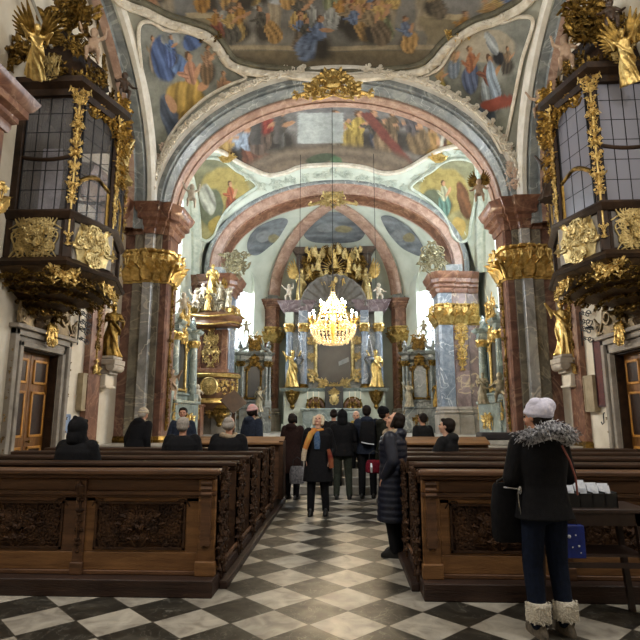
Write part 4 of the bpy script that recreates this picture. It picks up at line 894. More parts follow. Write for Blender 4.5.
t = thing('gilded_cartouche', 'small gilded flourish on the ceiling frame at the upper left', 'gilded ornament', hit(208, 38, nave_f, 10, 14.46, .1), 0, 'arch crown cartouches'); orn(.7, .35, 67, 1.1, .08).build('rocaille', oldgold, t, world=False)

# cornice running along the side walls between the oratories and the piers
for nm, X, sg in (('left', XL, 1), ('right', XR, -1)):
    m = MB(); pth = [(X, 11.6), (X+sg*.02, 11.6), (X+sg*.02, 14.4)] ; q = [(0, 6.72), (.06, 6.74), (.1, 6.85), (.12, 6.98), (.24, 7.1), (.26, 7.25), (.34, 7.36), (.38, 7.52), (0, 7.55)]
    m.grid(lambda u, v: (X+sg*q[round(v*8)][0], 11.6+2.8*u, q[round(v*8)][1]), 6, 8); solo(m, 'wall_cornice', brown_mb, 'brown marble cornice on the %s wall between oratory and pier' % nm, 'cornice', 'wall cornices')
# white scroll trim around the first arch
for s_, nm in ((-1, 'left'), (1, 'right')):
    m = MB(); pts = []
    for i in range(61):
        a = pi/2-s_*(.16+1.36*i/60); pts.append(Vector((X0-.02+5.33*cos(a), 14.36, 7.6+4.22*sin(a))))
    m.tube(pts, .05, 6)
    for i in range(1, 60, 3):
        o = MB(); spiral(o, (0, 0), .13, 1.2, (-1)**i*s_, i*.7, .035, None, 9, 0, 5); spiral(o, (.1, .1), .09, 1.2, -(-1)**i*s_, i*.9+2, .028, None, 8, 0, 5); m.merge(o, Matrix.Translation(pts[i]+Vector((0, -.03, 0))))
    solo(m, 'scroll_trim', cream, 'white stucco scroll trim on the %s half of the first arch' % nm, 'stucco ornament', 'arch scroll trims')
p = at(14, 52, 8.8); t = thing('rocaille_crest', 'dull gilded rocaille and drapery above the cornice at the upper left edge', 'gilded ornament', p, 0, 'oratory crests'); o = orn(1.0, .7, 44, 1.5, .2); o.build('scrolls', oldgold, t, world=False)
for x0_, x1_, nm in ((-5.65, -4.9, 'left'), (4.2, 4.95, 'right')):
    t = thing('arch_springer', 'slate springer block above the cornice of the %s chancel pier' % nm, 'springer block', ((x0_+x1_)/2, 21.7, 7.32), 0, 'springers of the second arch'); MB().box(x0_, x1_, 21.42, 22.2, 7.32, 7.75).build('block', slate_mb, t, bevel=.02)
# ================================================================ ALTARS
def col(m_, x, y, z0, z1, r, n=14): m_.lathe([(r, 0), (r*.98, (z1-z0)*.3), (r*.84, z1-z0)], (x, y, z0), n)
def capital_s(m_, x, y, z, r, h):
    m_.lathe([(r*.9, 0), (r*1.0, h*.1), (r*1.5, h*.8), (r*1.7, h*.86), (r*1.7, h)], (x, y, z), 8)
    for i in range(8):
        a = i*pi/4; t = MB(); leaf(t, (0, 0), pi/2, h*.6, r*.9, 0, .5, .8); m_.merge(t, place_xz(t, (x+r*cos(a), y+r*sin(a), z+h*.05), a))
        if i % 2: t = MB(); spiral(t, (0, 0), h*.22, 1.2, 1, pi/2, h*.07, None, 9, 0, 5); m_.merge(t, place_xz(t, (x+r*1.5*cos(a), y+r*1.5*sin(a), z+h*.78), a))
def retable(label, loc, rz, W_, H, cm, bm, gm, pic, group=None, niche=False):
    """side altar facing -Y at its own origin, base on the floor"""
    t = thing('side_altar', label, 'altar', loc, rz, group); w = W_/2; zb = H*.3
    m = MB(); m.box(-w, w, -.45, .1, 0, .12); m.box(-w*.85, w*.85, -.5, 0, .12, zb*.75); m.box(-w*.92, w*.92, -.55, .05, zb*.75, zb*.82); m.build('altar_table', bm, t, world=False, bevel=.02)
    m = MB(); m.box(-w, w, -.2, .15, zb*.7, zb); m.box(-w*1.04, w*1.04, -.28, .15, zb-.07, zb)
    for s_ in (-1, 1): m.box(*sorted((s_*w*.62, s_*w*1.02)), -.42, 0, .1, zb)
    m.build('pedestal', bm, t, world=False, bevel=.015)
    g = MB(); o = orn(W_*.3, zb*.4, 3, .9, .04); g.merge(o, Matrix.Translation((0, -.52, zb*.42)))
    g.build('gilded_panel', gm, t, world=False)
    for s_ in (-1, 1): g = MB(); o = orn(W_*.14, zb*.5, 5, .6, .03); g.merge(o, Matrix.Translation((s_*w*.82, -.44, zb*.55))); g.build('gilded_mount', gm, t, world=False)
    zc = H*.68; m = MB(); c_ = MB()
    for s_ in (-1, 1):
        for xx, yy in ((.92, -.2), (.7, -.32)):
            q = MB(); col(q, s_*w*xx, yy, zb, zc-.25, .085*W_/1.8); cc = q.build('column', cm, t, world=False); c_ = MB(); capital_s(c_, s_*w*xx, yy, zc-.27, .08*W_/1.8, .25); c_.build('capital', gm, cc, world=False)
    m = MB(); m.box(-w*.98, w*.98, -.1, .12, zb, zc); m.build('back_wall', bm, t, world=False)
    m = MB(); e = [(-w*1.02, .1), (-w*1.02, -.32), (-w*.84, -.32), (-w*.82, -.46), (-w*.58, -.46), (-w*.56, -.18), (w*.56, -.18), (w*.58, -.46), (w*.82, -.46), (w*.84, -.32), (w*1.02, -.32), (w*1.02, .1)]
    m.sweep(e, [(-.1, zc-.02), (.0, zc-.02), (.03, zc+.06), (.0, zc+.08), (.0, zc+.22), (.05, zc+.24), (.12, zc+.3), (.14, zc+.36), (-.1, zc+.38)]); m.build('entablature', bm, t, world=False)
    m = MB(); nw = w*.42; arc = [(-nw, zb+.1)]+[(-nw*cos(pi*i/12), zc-.35-nw*.3+nw*sin(pi*i/12)) for i in range(13)]+[(nw, zb+.1)]
    m.slab([(x, -.13, z) for x, z in arc], (0, .03, 0)); m.build('niche' if niche else 'altar_painting', pic, t, world=False)
    g = MB(); g.tube([(x, -.16, z) for x, z in arc+[arc[0]]], .05, 8)
    for i in range(0, len(arc), 2): o = orn(.24, .24, i, .4, .03); g.merge(o, Matrix.Translation((arc[i][0]*1.1, -.18, arc[i][1])))
    o = cartouche(W_*.28, .45, 4); g.merge(o, Matrix.Translation((0, -.25, zc-.02))); g.build('gilded_frame', gm, t, world=False)
    m = MB(); zt = zc+.38
    for s_ in (-1, 1):
        m.tube([(s_*w*.95, -.25, zt), (s_*w*.8, -.25, zt+.12), (s_*w*.5, -.22, zt+.2), (s_*w*.32, -.2, zt+.45), (s_*w*.18, -.2, zt+.5)], [.06, .08, .08, .07, .05], 8); spiral(m, (s_*w*.3, zt+.42), .14, 1.3, s_, 0, .05, None, 12, -.2, 6)
        m.lathe([(.04, 0), (.07, .04), (.03, .1), (.1, .2), (.11, .28), (.05, .36), (.07, .4), (.02, .5)], (s_*w*.85, -.2, zt+.02), 10)
    m.box(-w*.35, w*.35, -.15, .1, zt, zt+.4); m.build('scroll_pediment', bm, t, world=False)
    g = MB(); o = orn(W_*.45, H*.16, 7, 1.3, .1); g.merge(o, Matrix.Translation((0, -.22, zt+.45))); g.build('gilded_crest', gm, t, world=False); return t
figg = M('figure_grey_gilt', 'a49a82', '6f664f', .45, .4, 7)
greyd = marble('grey_altar_marble', '6f736f', '515653', '8d918c', 'b4b4aa', 2, .4)
AL = (XL+.62, 17.6, .9); AR = (XR-.62, 17.7, .9)
retable('blue green marble side altar left of the pulpit with paired columns', AL, pi/2, 3.0, 4.9, teal_mb, teal_mb, gold, canvas, 'chancel side altars')
retable('green marble side altar beside the right chancel window with paired columns', AR, -pi/2, 3.0, 4.9, green_mb, teal_mb, gold, canvas, 'chancel side altars')
retable('grey altar with arched dark niche below the left apse window', (-3.98, 23.85, .9), radians(14), 1.5, 4.6, greyd, greyd, oldgold, canvas, 'apse side altars', True)
retable('grey altar with arched niche below the right apse window', (3.42, 23.85, .9), radians(-14), 1.5, 4.6, greyd, greyd, oldgold, slate_mb, 'apse side altars', True)
def fat(kind, i, mat, label, px, py, Y, h, **k):
    return figure(kind, i, mat, label, at(px, py, Y), h, **k)
for px, py, Y, h, i, kd, mt, lb in [(183, 316, 16.2, .85, 1, 'cherub', fleshw, 'white cherub on the entablature of the left chancel side altar'),
        (171, 405, 16.35, 1.1, 1, 'robed', flesh, 'pale figure with a raised arm beside the left chancel side altar'),
        (189, 403, 19.5, .85, 0, 'cherub', fleshw, 'left of the two pale cherubs standing below the pulpit panel'), (197, 404, 19.5, .8, 2, 'cherub', fleshw, 'right of the two pale cherubs standing below the pulpit panel'),
        (484, 404, 16.5, .95, 0, 'robed', figg, 'small green gilded figure on the right chancel side altar'), (501, 403, 15.9, 1.0, 1, 'cherub', figg, 'pale gilded cherub near the right pier on the right chancel side altar'),
        (509, 302, 16.0, .6, 2, 'cherub', figg, 'grey cherub on the entablature of the right chancel side altar'),
        (230, 428, 22.2, 1.2, 2, 'robed', figg, 'grey gilt robed statue left of the left apse altar'), (259, 412, 23, 1.1, 1, 'robed', figg, 'grey gilt robed statue right of the left apse altar'),
        (409, 407, 23, 1.1, 2, 'robed', figg, 'grey gilt robed statue left of the right apse altar'), (438, 407, 22.6, 1.1, 0, 'robed', oldgold, 'gilded robed statue right of the right apse altar'),
        (246, 335, 23.4, .75, 0, 'cherub', figg, 'grey cherub atop the pediment of the left apse altar'), (424, 335, 23.4, .75, 1, 'cherub', figg, 'grey cherub atop the pediment of the right apse altar')]:
    fat(kd, i, mt, lb, px, py, Y, h, rz=.3 if px < 333 else -.3)
# ---------------------------------------------------------------- pulpit
def pulpit():
    c = at(210, 388, 20.3); bx, by = c.x, 20.2; t = thing('pulpit', 'gilded wooden pulpit with canopy and carved back panel in front of the left apse pier', 'pulpit', (bx, by, .9), 0)
    K = 9; ang = [pi+pi*i/K for i in range(K+1)]; P_ = lambda s_: [(bx+.95*s_*cos(a), by+.5+.95*s_*sin(a)) for a in ang]
    m = MB(); m.sweep(P_(1), [(-.9, 1.9), (-.35, 1.75), (-.1, 1.9), (.02, 2.1), (-.06, 2.25), (0, 2.4), (-.02, 3.05), (.1, 3.12), (.12, 3.22), (-.1, 3.24)]); b_ = m.build('basket', M('pulpit_wood', '6b4a30', '3a2718', .4, 0, 4), t)
    g = MB(); g.sweep(P_(1), [(.03, 3.02), (.13, 3.05), (.15, 3.14), (.1, 3.2)]); g.sweep(P_(1), [(.0, 2.06), (.07, 2.1), (.05, 2.2), (.0, 2.26)])
    for i in range(K):
        if i in (4,): continue
        a = pi+pi*(i+.5)/K; o = orn(.3, .55, i, .7, .05); g.merge(o, place_xz(o, (bx+.97*cos(a), by+.5+.97*sin(a), 2.68), a))
    g.build('gilded_relief', gold, b_)
    m = MB(); m.xf(Matrix.Identity(4)); q = MB(); q.lathe([(0, 0), (.3, .02), (.34, .06), (.3, .1), (.27, .06), (0, .09)], (0, 0, 0), 24); q.xf(Matrix.Rotation(pi/2, 4, 'X')); q.merge(orn(.36, .36, 9, .9, .05), Matrix.Translation((0, -.08, 0)))
    m.merge(q, Matrix.Translation((bx+.12, by-.5, 2.7))); m.build('gilded_medallion', palegold, b_)
    m = MB(); m.lathe([(.05, -.75), (.12, -.68), (.1, -.6), (.2, -.45), (.42, -.3), (.4, -.2), (.6, -.05), (.62, .05), (.3, .06)], (bx+.35, by+.3, 1.95), 18); m.merge(orn(.6, .4, 3, .8, .05), Matrix.Translation((bx+.35, by-.25, 1.75))); m.build('gilded_pendant', oldgold, t)
    q_ = at(193, 404, 19.5); m = MB(); m.box(q_.x-.35, q_.x+.35, 19.3, 19.75, .9, q_.z-.02); m.box(q_.x-.4, q_.x+.4, 19.25, 19.8, q_.z-.1, q_.z-.02); m.build('figure_pedestal', brown_mb, t, bevel=.02)
    pb = MB(); pb.box(bx-.85, bx-.55, by+.62, by+.8, 3.2, 5.0); pb.box(bx+.25, bx+.5, by+.62, by+.8, 3.2, 5.0); pb.box(bx-.85, bx+.5, by+.7, by+.85, 3.2, 5.0); pb.box(bx-.9, bx+.55, by+.55, by+.85, 3.24, 3.45); bp = pb.build('back_panel', brown_mb, t, bevel=.02)
    g = MB(); o = orn(.62, 1.35, 14, 2.2, .08); g.merge(o, Matrix.Translation((bx-.15, by+.66, 4.2))); g.build('gilded_relief', palegold, bp)
    m = MB(); m.sweep(P_(1.05), [(-.7, 5.05), (-.02, 5.0), (.06, 5.06), (.04, 5.18), (.12, 5.3), (.14, 5.42), (-.2, 5.5), (-.6, 5.75)])
    cn = m.build('canopy', M('canopy_wood', '7a5436', '46301f', .4, 0, 4), t); g = MB()
    for z, o_ in ((5.08, .08), (5.38, .14)): g.tube([(bx+(1+o_)*cos(a)*1.02, by+.5+(1+o_)*sin(a)*1.02, z+.08*sin(3*(a-pi))) for a in [pi+pi*i/40 for i in range(41)]], .035, 6)
    g.build('gilded_moulding', gold, cn)
    m = MB(); d = orn(1.3, 1.0, 31, 1.6, .25); m.merge(d, Matrix.Translation((bx, by+.1, 6.05))); m.build('carved_clouds', figg, cn); return bx, by
bx, by = pulpit()
figure('robed', 0, gold, 'gilded standing figure at the top of the pulpit canopy', (bx-.05, by+.1, 6.25), 1.3, .1)
for i, (dx, dz, h, kk, mt, lb) in enumerate([(-.6, 5.7, .8, 'cherub', fleshw, 'white cherub at the left end of the pulpit canopy'), (-.32, 6.05, .7, 'cherub', fleshw, 'white cherub left of the gilded figure on the pulpit canopy'), (.35, 6.0, .75, 'robed', figg, 'grey gilt figure leaning right on the pulpit canopy'),
        (.7, 5.7, .8, 'robed', figg, 'grey gilt figure at the right end of the pulpit canopy'), (-.1, 5.6, .75, 'robed', gold, 'gilded seated figure low on the front of the pulpit canopy')]):
    figure(kk, i, mt, lb, (bx+dx, by-.25, dz), h, .4*(-1)**i, 0, oldgold if i == 2 else None)
# ---------------------------------------------------------------- high altar
HX, HY = -.4, 25.2
t = thing('high_altar', 'tall marble high altar with paired blue grey columns and a dark painting in the apse', 'altar', (HX, HY, .9), 0)
puce = marble('puce_marble', '75666a', '57484c', '90848a', 'b4a8a8', 2.2, .35)
m = MB(); m.box(HX-2.35, HX+2.35, HY-.2, HY+1.0, .9, 2.75); m.box(HX-2.45, HX+2.45, HY-.3, HY+1.0, .9, 1.25); m.build('base_wall', mint, t, bevel=.03)
m = MB(); m.sweep([(HX-2.4, HY+1), (HX-2.4, HY-.4), (HX-1.3, HY-.4), (HX-1.25, HY-.15), (HX+1.25, HY-.15), (HX+1.3, HY-.4), (HX+2.4, HY-.4), (HX+2.4, HY+1)], [(-.1, 2.72), (.04, 2.72), (.1, 2.8), (.14, 2.88), (-.1, 2.9)]); m.build('ledge', teal_mb, t)
for s_, nm in ((-1, 'l'), (1, 'r')):
    cx_ = HX+s_*.86; m = MB(); arc = [(cx_-.42, 1.4)]+[(cx_-.42*cos(pi*i/10), 2.05+.42*sin(pi*i/10)) for i in range(11)]+[(cx_+.42, 1.4)]
    m.slab([(x, HY-.22, z) for x, z in arc], (0, .05, 0)); pn = m.build('arched_panel', brown_mb, t); g = MB(); g.tube([(x, HY-.24, z) for x, z in arc], .04, 6); g.merge(orn(.5, .6, 6, .7, .03), Matrix.Translation((cx_, HY-.25, 1.95))); g.build('panel_frame', oldgold, pn)
    g = MB(); q = HX+s_*1.93; g.lathe([(.06, -.8), (.12, -.7), (.1, -.6), (.22, -.42), (.3, -.2), (.36, 0), (.3, .02)], (q, HY-.3, 2.72), 12); g.merge(orn(.45, .5, 8, .8, .05), Matrix.Translation((q, HY-.6, 2.45))); g.build('gilded_console', oldgold, t)
    for xx, yy in ((2.12, 0), (1.45, -.1)):
        q = MB(); col(q, HX+s_*xx, HY+yy, 2.9, 5.55, .19, 18); cc = q.build('column', colblue, t); g = MB(); capital_s(g, HX+s_*xx, HY+yy, 5.52, .17, .42); g.build('capital', gold, cc); g = MB(); g.lathe([(.26, 0), (.26, .06), (.22, .1), (.24, .14), (.2, .18)], (HX+s_*xx, HY+yy, 2.9), 16); g.build('column_base', oldgold, cc)
        m = MB(); m.box(HX+s_*xx-.2, HX+s_*xx+.2, HY+yy-.2, HY+.4, 5.94, 6.55); m.build('frieze_block', colblue if xx < 2 else mint, t)
m = MB(); m.box(HX-2.3, HX+2.3, HY+.35, HY+.7, 2.9, 6.6); m.build('back_wall', slate_mb, t)
for s_ in (-1, 1):
    m = MB(); xs = sorted((HX+s_*2.4, HX+s_*1.15)); m.sweep([(xs[0], HY+.7), (xs[0], HY-.05), (0, 0)] if 0 else [(xs[0], HY+.7), (xs[0], HY-.2), (xs[1], HY-.2), (xs[1], HY+.7)], [(-.15, 6.5), (0, 6.5), (.05, 6.58), (.16, 6.7), (.18, 6.85), (.26, 6.92), (.3, 7.02), (-.15, 7.05)]); m.build('entablature', puce, t)
# painting in its gilded frame
fp_ = [(HX-.88, 3.35), (HX-.88, 6.0), (HX-.7, 6.5), (HX-.3, 6.75), (HX+.3, 6.75), (HX+.7, 6.5), (HX+.88, 6.0), (HX+.88, 3.35), (HX+.5, 3.15), (HX+.22, 3.0), (HX-.22, 3.0), (HX-.5, 3.15)]
m = MB(); m.slab([(x, HY+.2, z) for x, z in fp_], (0, .1, 0)); pt = m.build('altar_painting', canvas, t); pt['label'] = 'dark arched altar painting with a pale scroll'
m = MB(); m.slab([(HX+.22, HY+.18, 3.95), (HX+.7, HY+.18, 4.15), (HX+.68, HY+.18, 4.38), (HX+.2, HY+.18, 4.15)], (0, .02, 0)); m.build('painted_scroll', M('painted_scroll_grey', '8d9090', '6c7070', .7), pt)
g = MB(); g.tube([(x, HY+.15, z) for x, z in fp_[:2]+fp_[1:]+[fp_[0]]], .09, 8); 
for x, z, s_ in ((HX-1.05, 3.6, .5), (HX+1.05, 3.6, .5), (HX-1.08, 5.2, .4), (HX+1.08, 5.2, .4), (HX-1.05, 4.4, .35), (HX+1.05, 4.4, .35), (HX-.5, 3.05, .5), (HX+.5, 3.05, .5), (HX, 2.98, .35), (HX-1.0, 6.1, .5), (HX+1.0, 6.1, .5)): g.merge(orn(s_, s_*1.3, int(z*10), .9, .1), Matrix.Translation((x, HY+.1, z)))
g.build('gilded_frame', palegold, pt)
# ribbed grey shell over the painting
m = MB()
def shell(u, v):
    a = pi*u; r_ = .35+1.2*v; q = .05*sin(a*22)*v; return (HX+r_*cos(a)*.98, HY+.3-.75*v+q, 6.75+r_*.95*sin(a)+q)
m.grid(shell, 90, 8); m.tube([shell(u/30, 1) for u in range(31)], .06, 8); m.build('ribbed_shell', M('shell_grey', '7c7872', '5c5852', .7, 0, 4), t)
# attic with the gloria
m = MB(); m.box(HX-1.85, HX+1.85, HY+.5, HY+.8, 7.0, 9.7); m.sweep([(HX-1.9, HY+.8), (HX-1.9, HY+.15), (HX-1.4, HY+.15), (HX-1.35, HY+.4), (HX+1.35, HY+.4), (HX+1.4, HY+.15), (HX+1.9, HY+.15), (HX+1.9, HY+.8)], [(-.1, 9.5), (0, 9.5), (.06, 9.6), (.14, 9.68), (.18, 9.8), (-.1, 9.82)])
for s_ in (-1, 1):
    m.box(*sorted((HX+s_*1.45, HX+s_*1.85)), HY+.25, HY+.5, 7.0, 9.5)
    for i in range(3): m.box(*sorted((HX+s_*(1.5+.1*i), HX+s_*(1.55+.1*i))), HY+.21, HY+.27, 7.3, 9.3)
m.build('attic', M('attic_wood', '5a4a3e', '3a2f28', .5, 0, 4), t, bevel=.015)
m = MB(); r = random.Random(5)
for i in range(26):
    a = i/26*2*pi; q = 1.0+.15*sin(5*a); x, z = HX+1.25*q*cos(a), 8.75+.85*q*sin(a); m.merge(orn(.5, .45, i, .6, .12), Matrix.Translation((x, HY+.1, z)))
for i in range(60):
    a = r.uniform(0, 2*pi); q = sqrt(r.random()); m.ell((HX+1.25*q*cos(a), HY+.25-r.random()*.2, 8.7+.85*q*sin(a)), (r.uniform(.08, .2), .12, r.uniform(.07, .15)), n=8)
m.build('gilded_clouds', oldgold, t)
m = MB()
for i in range(22):
    a = i/22*2*pi; d = Vector((cos(a), 0, sin(a))); m.tube([Vector((HX, HY+.05, 8.7))+d*.25, Vector((HX, HY+.05, 8.7))+d*(1.0+.25*(i % 2))], [.03, .005], 5)
m.build('gilded_rays', gold, t)
# tabernacle and mensa
m = MB(); m.box(HX-.42, HX+.42, HY-.5, HY-.1, 1.9, 2.95); tb = m.build('tabernacle', canvas, t, bevel=.02); g = MB(); g.merge(cartouche(.42, .75, 4), Matrix.Translation((HX, HY-.52, 2.45))); g.ell((HX, HY-.58, 2.4), (.16, .06, .2), n=14); g.build('gilded_door', palegold, tb)
m = MB(); m.box(HX-1.4, HX+1.4, HY-1.1, HY-.3, .9, 1.85); m.box(HX-1.5, HX+1.5, HY-1.15, HY-.25, 1.85, 1.95); m.build('altar_table', teal_mb, t, bevel=.02)
for i, (x, z, kk, lb) in enumerate([(-.75, 8.9, 'robed', 'gilded angel left in the cloud gloria above the high altar'), (.1, 9.0, 'robed', 'gilded angel at the middle of the cloud gloria above the high altar'), (.7, 8.75, 'robed', 'gilded angel right in the cloud gloria above the high altar'), (-.45, 8.15, 'cherub', 'cherub low on the left of the cloud gloria'), (.45, 8.1, 'cherub', 'cherub low on the right of the cloud gloria'), (-1.1, 8.4, 'cherub', 'cherub at the far left of the cloud gloria'), (1.1, 8.4, 'cherub', 'cherub at the far right of the cloud gloria'), (0, 7.8, 'cherub', 'cherub at the foot of the cloud gloria'), (-1.2, 9.3, 'cherub', 'cherub at the upper left of the cloud gloria'), (1.2, 9.3, 'cherub', 'cherub at the upper right of the cloud gloria')]):
    figure(kk, i, gold if i % 3 else palegold, lb, (HX+x, HY-.15-.02*i, z-.35), .95 if kk == 'robed' else .6, .5*(-1)**i, .2, palegold, 'angels of the gloria')
for s_, nm in ((-1, 'left'), (1, 'right')):
    figure('robed', 1 if s_ < 0 else 2, palegold, 'large winged gilded angel above the %s columns of the high altar' % nm, (HX+s_*1.55, HY-.15, 7.02), 1.65, -s_*.5, 0, gold, 'altar angels')
    figure('cherub', 0 if s_ < 0 else 1, fleshw, 'white cherub on the outer %s edge of the high altar entablature' % nm, (HX+s_*2.15, HY-.1, 7.02), 1.0, s_*.3, 0, None, 'altar cherubs')
    figure('robed', 3 if s_ < 0 else 2, gold, 'gilded robed statue between the %s columns of the high altar' % nm, (HX+s_*1.93, HY-.35, 2.92), 1.75, s_*.1, 0, None, 'altar statues')
    p = Vector((HX+s_*1.62, HY-.75, 4.15)); v = thing('sanctuary_lamp', 'silver hanging lamp in front of the %s altar statue' % nm, 'lamp', p, 0, 'sanctuary lamps')
    m = MB(); m.lathe([(.03, -.28), (.08, -.22), (.2, -.1), (.26, .02), (.2, .1), (.24, .13), (.08, .16)], (0, 0, 0), 16); m.build('bowl', silver, v, world=False)
    m = MB(); m.lathe([(.01, 1.2), (.06, 1.1), (.03, .9)], (0, 0, 0), 8)
    for k in range(3): m.tube([(.2*cos(k*2.1), .2*sin(k*2.1), .1), (0, 0, 1.15)], .012, 5)
    m.tube([(0, 0, 1.1), (0, 0, 5.2)], .008, 5); m.build('chain', silver, v, world=False)
for i, x in enumerate((-1.2, -.95, -.7, .7, .95, 1.2)):
    v = thing('altar_candle', 'tall candle in a gilded stick on the high altar table', 'candle', (HX+x, HY-.7, 1.95), 0, 'candles on the high altar'); m = MB(); m.lathe([(.09, 0), (.08, .04), (.03, .1), (.045, .25), (.02, .3), (.05, .4), (.02, .42)], (0, 0, 0), 8); m.build('candlestick', oldgold, v, world=False); m = MB(); m.cap((0, 0, .42), (0, 0, .75), .018); m.build('candle', candle, v, world=False)
# ---------------------------------------------------------------- chandelier
CY = 17.5; cc = at(333, 322, CY); t = thing('crystal_chandelier', 'lit crystal chandelier with candle bulbs hanging before the high altar', 'chandelier', cc, 0)
brass = M('chandelier_brass', 'd8b060', 'a88038', .3, .9, 6)
m = MB(); m.lathe([(.02, 1.0), (.05, .95), (.03, .8), (.09, .7), (.04, .6), (.06, .3), (.12, .1), (.05, -.1), (.1, -.3), (.03, -.6), (.05, -.75), (0, -.8)], (0, 0, 0), 12)
for k in range(40): 
    pass
m.tube([(.75*cos(a), .75*sin(a), -.12) for a in [2*pi*k/36 for k in range(37)]], .02, 6); m.tube([(.42*cos(a), .42*sin(a), .42) for a in [2*pi*k/30 for k in range(31)]], .015, 6); m.build('stem', brass, t, world=False)
for k in range(16):
    lo = k < 10; a = 2*pi*k/10 if lo else 2*pi*(k-10)/6+.3; R_ = .78 if lo else .42; z = .08 if lo else .5
    m = MB(); m.tube([(.05*cos(a), .05*sin(a), z-.1), (R_*.4*cos(a), R_*.4*sin(a), z-.32), (R_*.85*cos(a), R_*.85*sin(a), z-.25), (R_*cos(a), R_*sin(a), z)], .014, 6); m.lathe([(.01, 0), (.07, .02), (.075, .04)], (R_*cos(a), R_*sin(a), z), 10); ar = m.build('arm', brass, t, world=False)
    m = MB(); m.cap((R_*cos(a), R_*sin(a), z+.03), (R_*cos(a), R_*sin(a), z+.13), .016, n=8); cd_ = m.build('candle', candle, ar, world=False); cd_.parent = ar
    m = MB(); m.ell((R_*cos(a), R_*sin(a), z+.19), (.032, .032, .06), n=10); b_ = m.build('flame_bulb', bulb, ar, world=False)
def strands(name, f, n, k, sz):
    m = MB()
    for i in range(n):
        a = 2*pi*i/n
        for j in range(k):
            rr_, z = f(j/(k-1)); m.ell((rr_*cos(a), rr_*sin(a), z), (sz, sz, sz*1.4), n=6)
    o = m.build(name, crystal, t, world=False, ang=20); o['kind'] = 'stuff'; return o
strands('crystal_basket', lambda u: (.74*cos(u*pi/2)**.8+.02, -.14-.62*sin(u*pi/2)), 30, 13, .024)
strands('crystal_swags', lambda u: (.42+.32*u, .4-.55*u-.25*sin(pi*u)), 26, 10, .022)
strands('crystal_top', lambda u: (.06+.36*u**1.4, 1.0-.58*u), 20, 9, .02)
strands('crystal_drops', lambda u: (.5, -.2-.5*u), 14, 5, .03)
m = MB(); m.tube([(0, 0, 1.0), (0, 0, 12.9-cc.z)], .012, 6); m.build('cord', iron, t, world=False)
for dz, rad_, e in ((.3, .0, 190), (.3, 1, 60), (.3, 2, 60)):
    l = bpy.data.lights.new('chandelier_glow', 'POINT'); l.energy = e; l.color = (1, .78, .5); l.shadow_soft_size = .35
    o = bpy.data.objects.new('chandelier_glow', l); COL.objects.link(o); o.location = cc+Vector(((0, -.9, .9)[int(rad_)], -.6, dz))
for px, lb in ((183, 'left'), ):
    pass
# thin cords hanging beside the chandelier
for px, Y, z0, lb in ((300, 20.5, 9.2, 'thin dark cord hanging left of the chandelier cord'), (375, 20.5, 9.2, 'thin dark cord hanging right of the chandelier cord')):
    p = at(px, 230, Y); solo(MB().tube([(p.x, Y, 6.2), (p.x, Y, chan_f(p.x, Y))], .01, 5), 'hanging_cord', iron, lb, 'cord')
wmid0 = M('lectern_brown', '4a3526', '2c1f16', .5, 0, 4)
# lectern and cloth covered table in the chancel
p = at(233, 424, 17.0); t = thing('lectern', 'brown wooden lectern standing below the pulpit', 'lectern', (p.x, 17, .9), .4); m = MB()
m.obox((0, 0, .55), (.1, .1, 1.1)); m.obox((0, 0, .03), (.5, .4, .06)); m.build('stand', woodd, t, world=False); m = MB(); m.obox((0, 0, 1.15), (.6, .6, .06), Matrix.Rotation(radians(62), 3, 'X') @ Matrix.Rotation(radians(38), 3, 'Z')); m.build('book_rest', wmid0, t, world=False)
t = thing('covered_table', 'long table under a dark cover in front of the right pier', 'table', (3.75, 13.9, .9), 0)
m = MB(); m.box(-1.2, 1.0, -.35, .35, .0, .12); m.box(-1.1, 1.1, -.3, .3, -.0, .1); m.build('table_top', M('white_cloth', 'bdbab2', '9a968c', .8), t, world=False, bevel=.02); m = MB(); m.box(-.35, 1.05, -.3, .32, .12, .3); m.build('dark_cover', M('dark_cover', '2a2628', '1a1819', .8), t, world=False, bevel=.05)
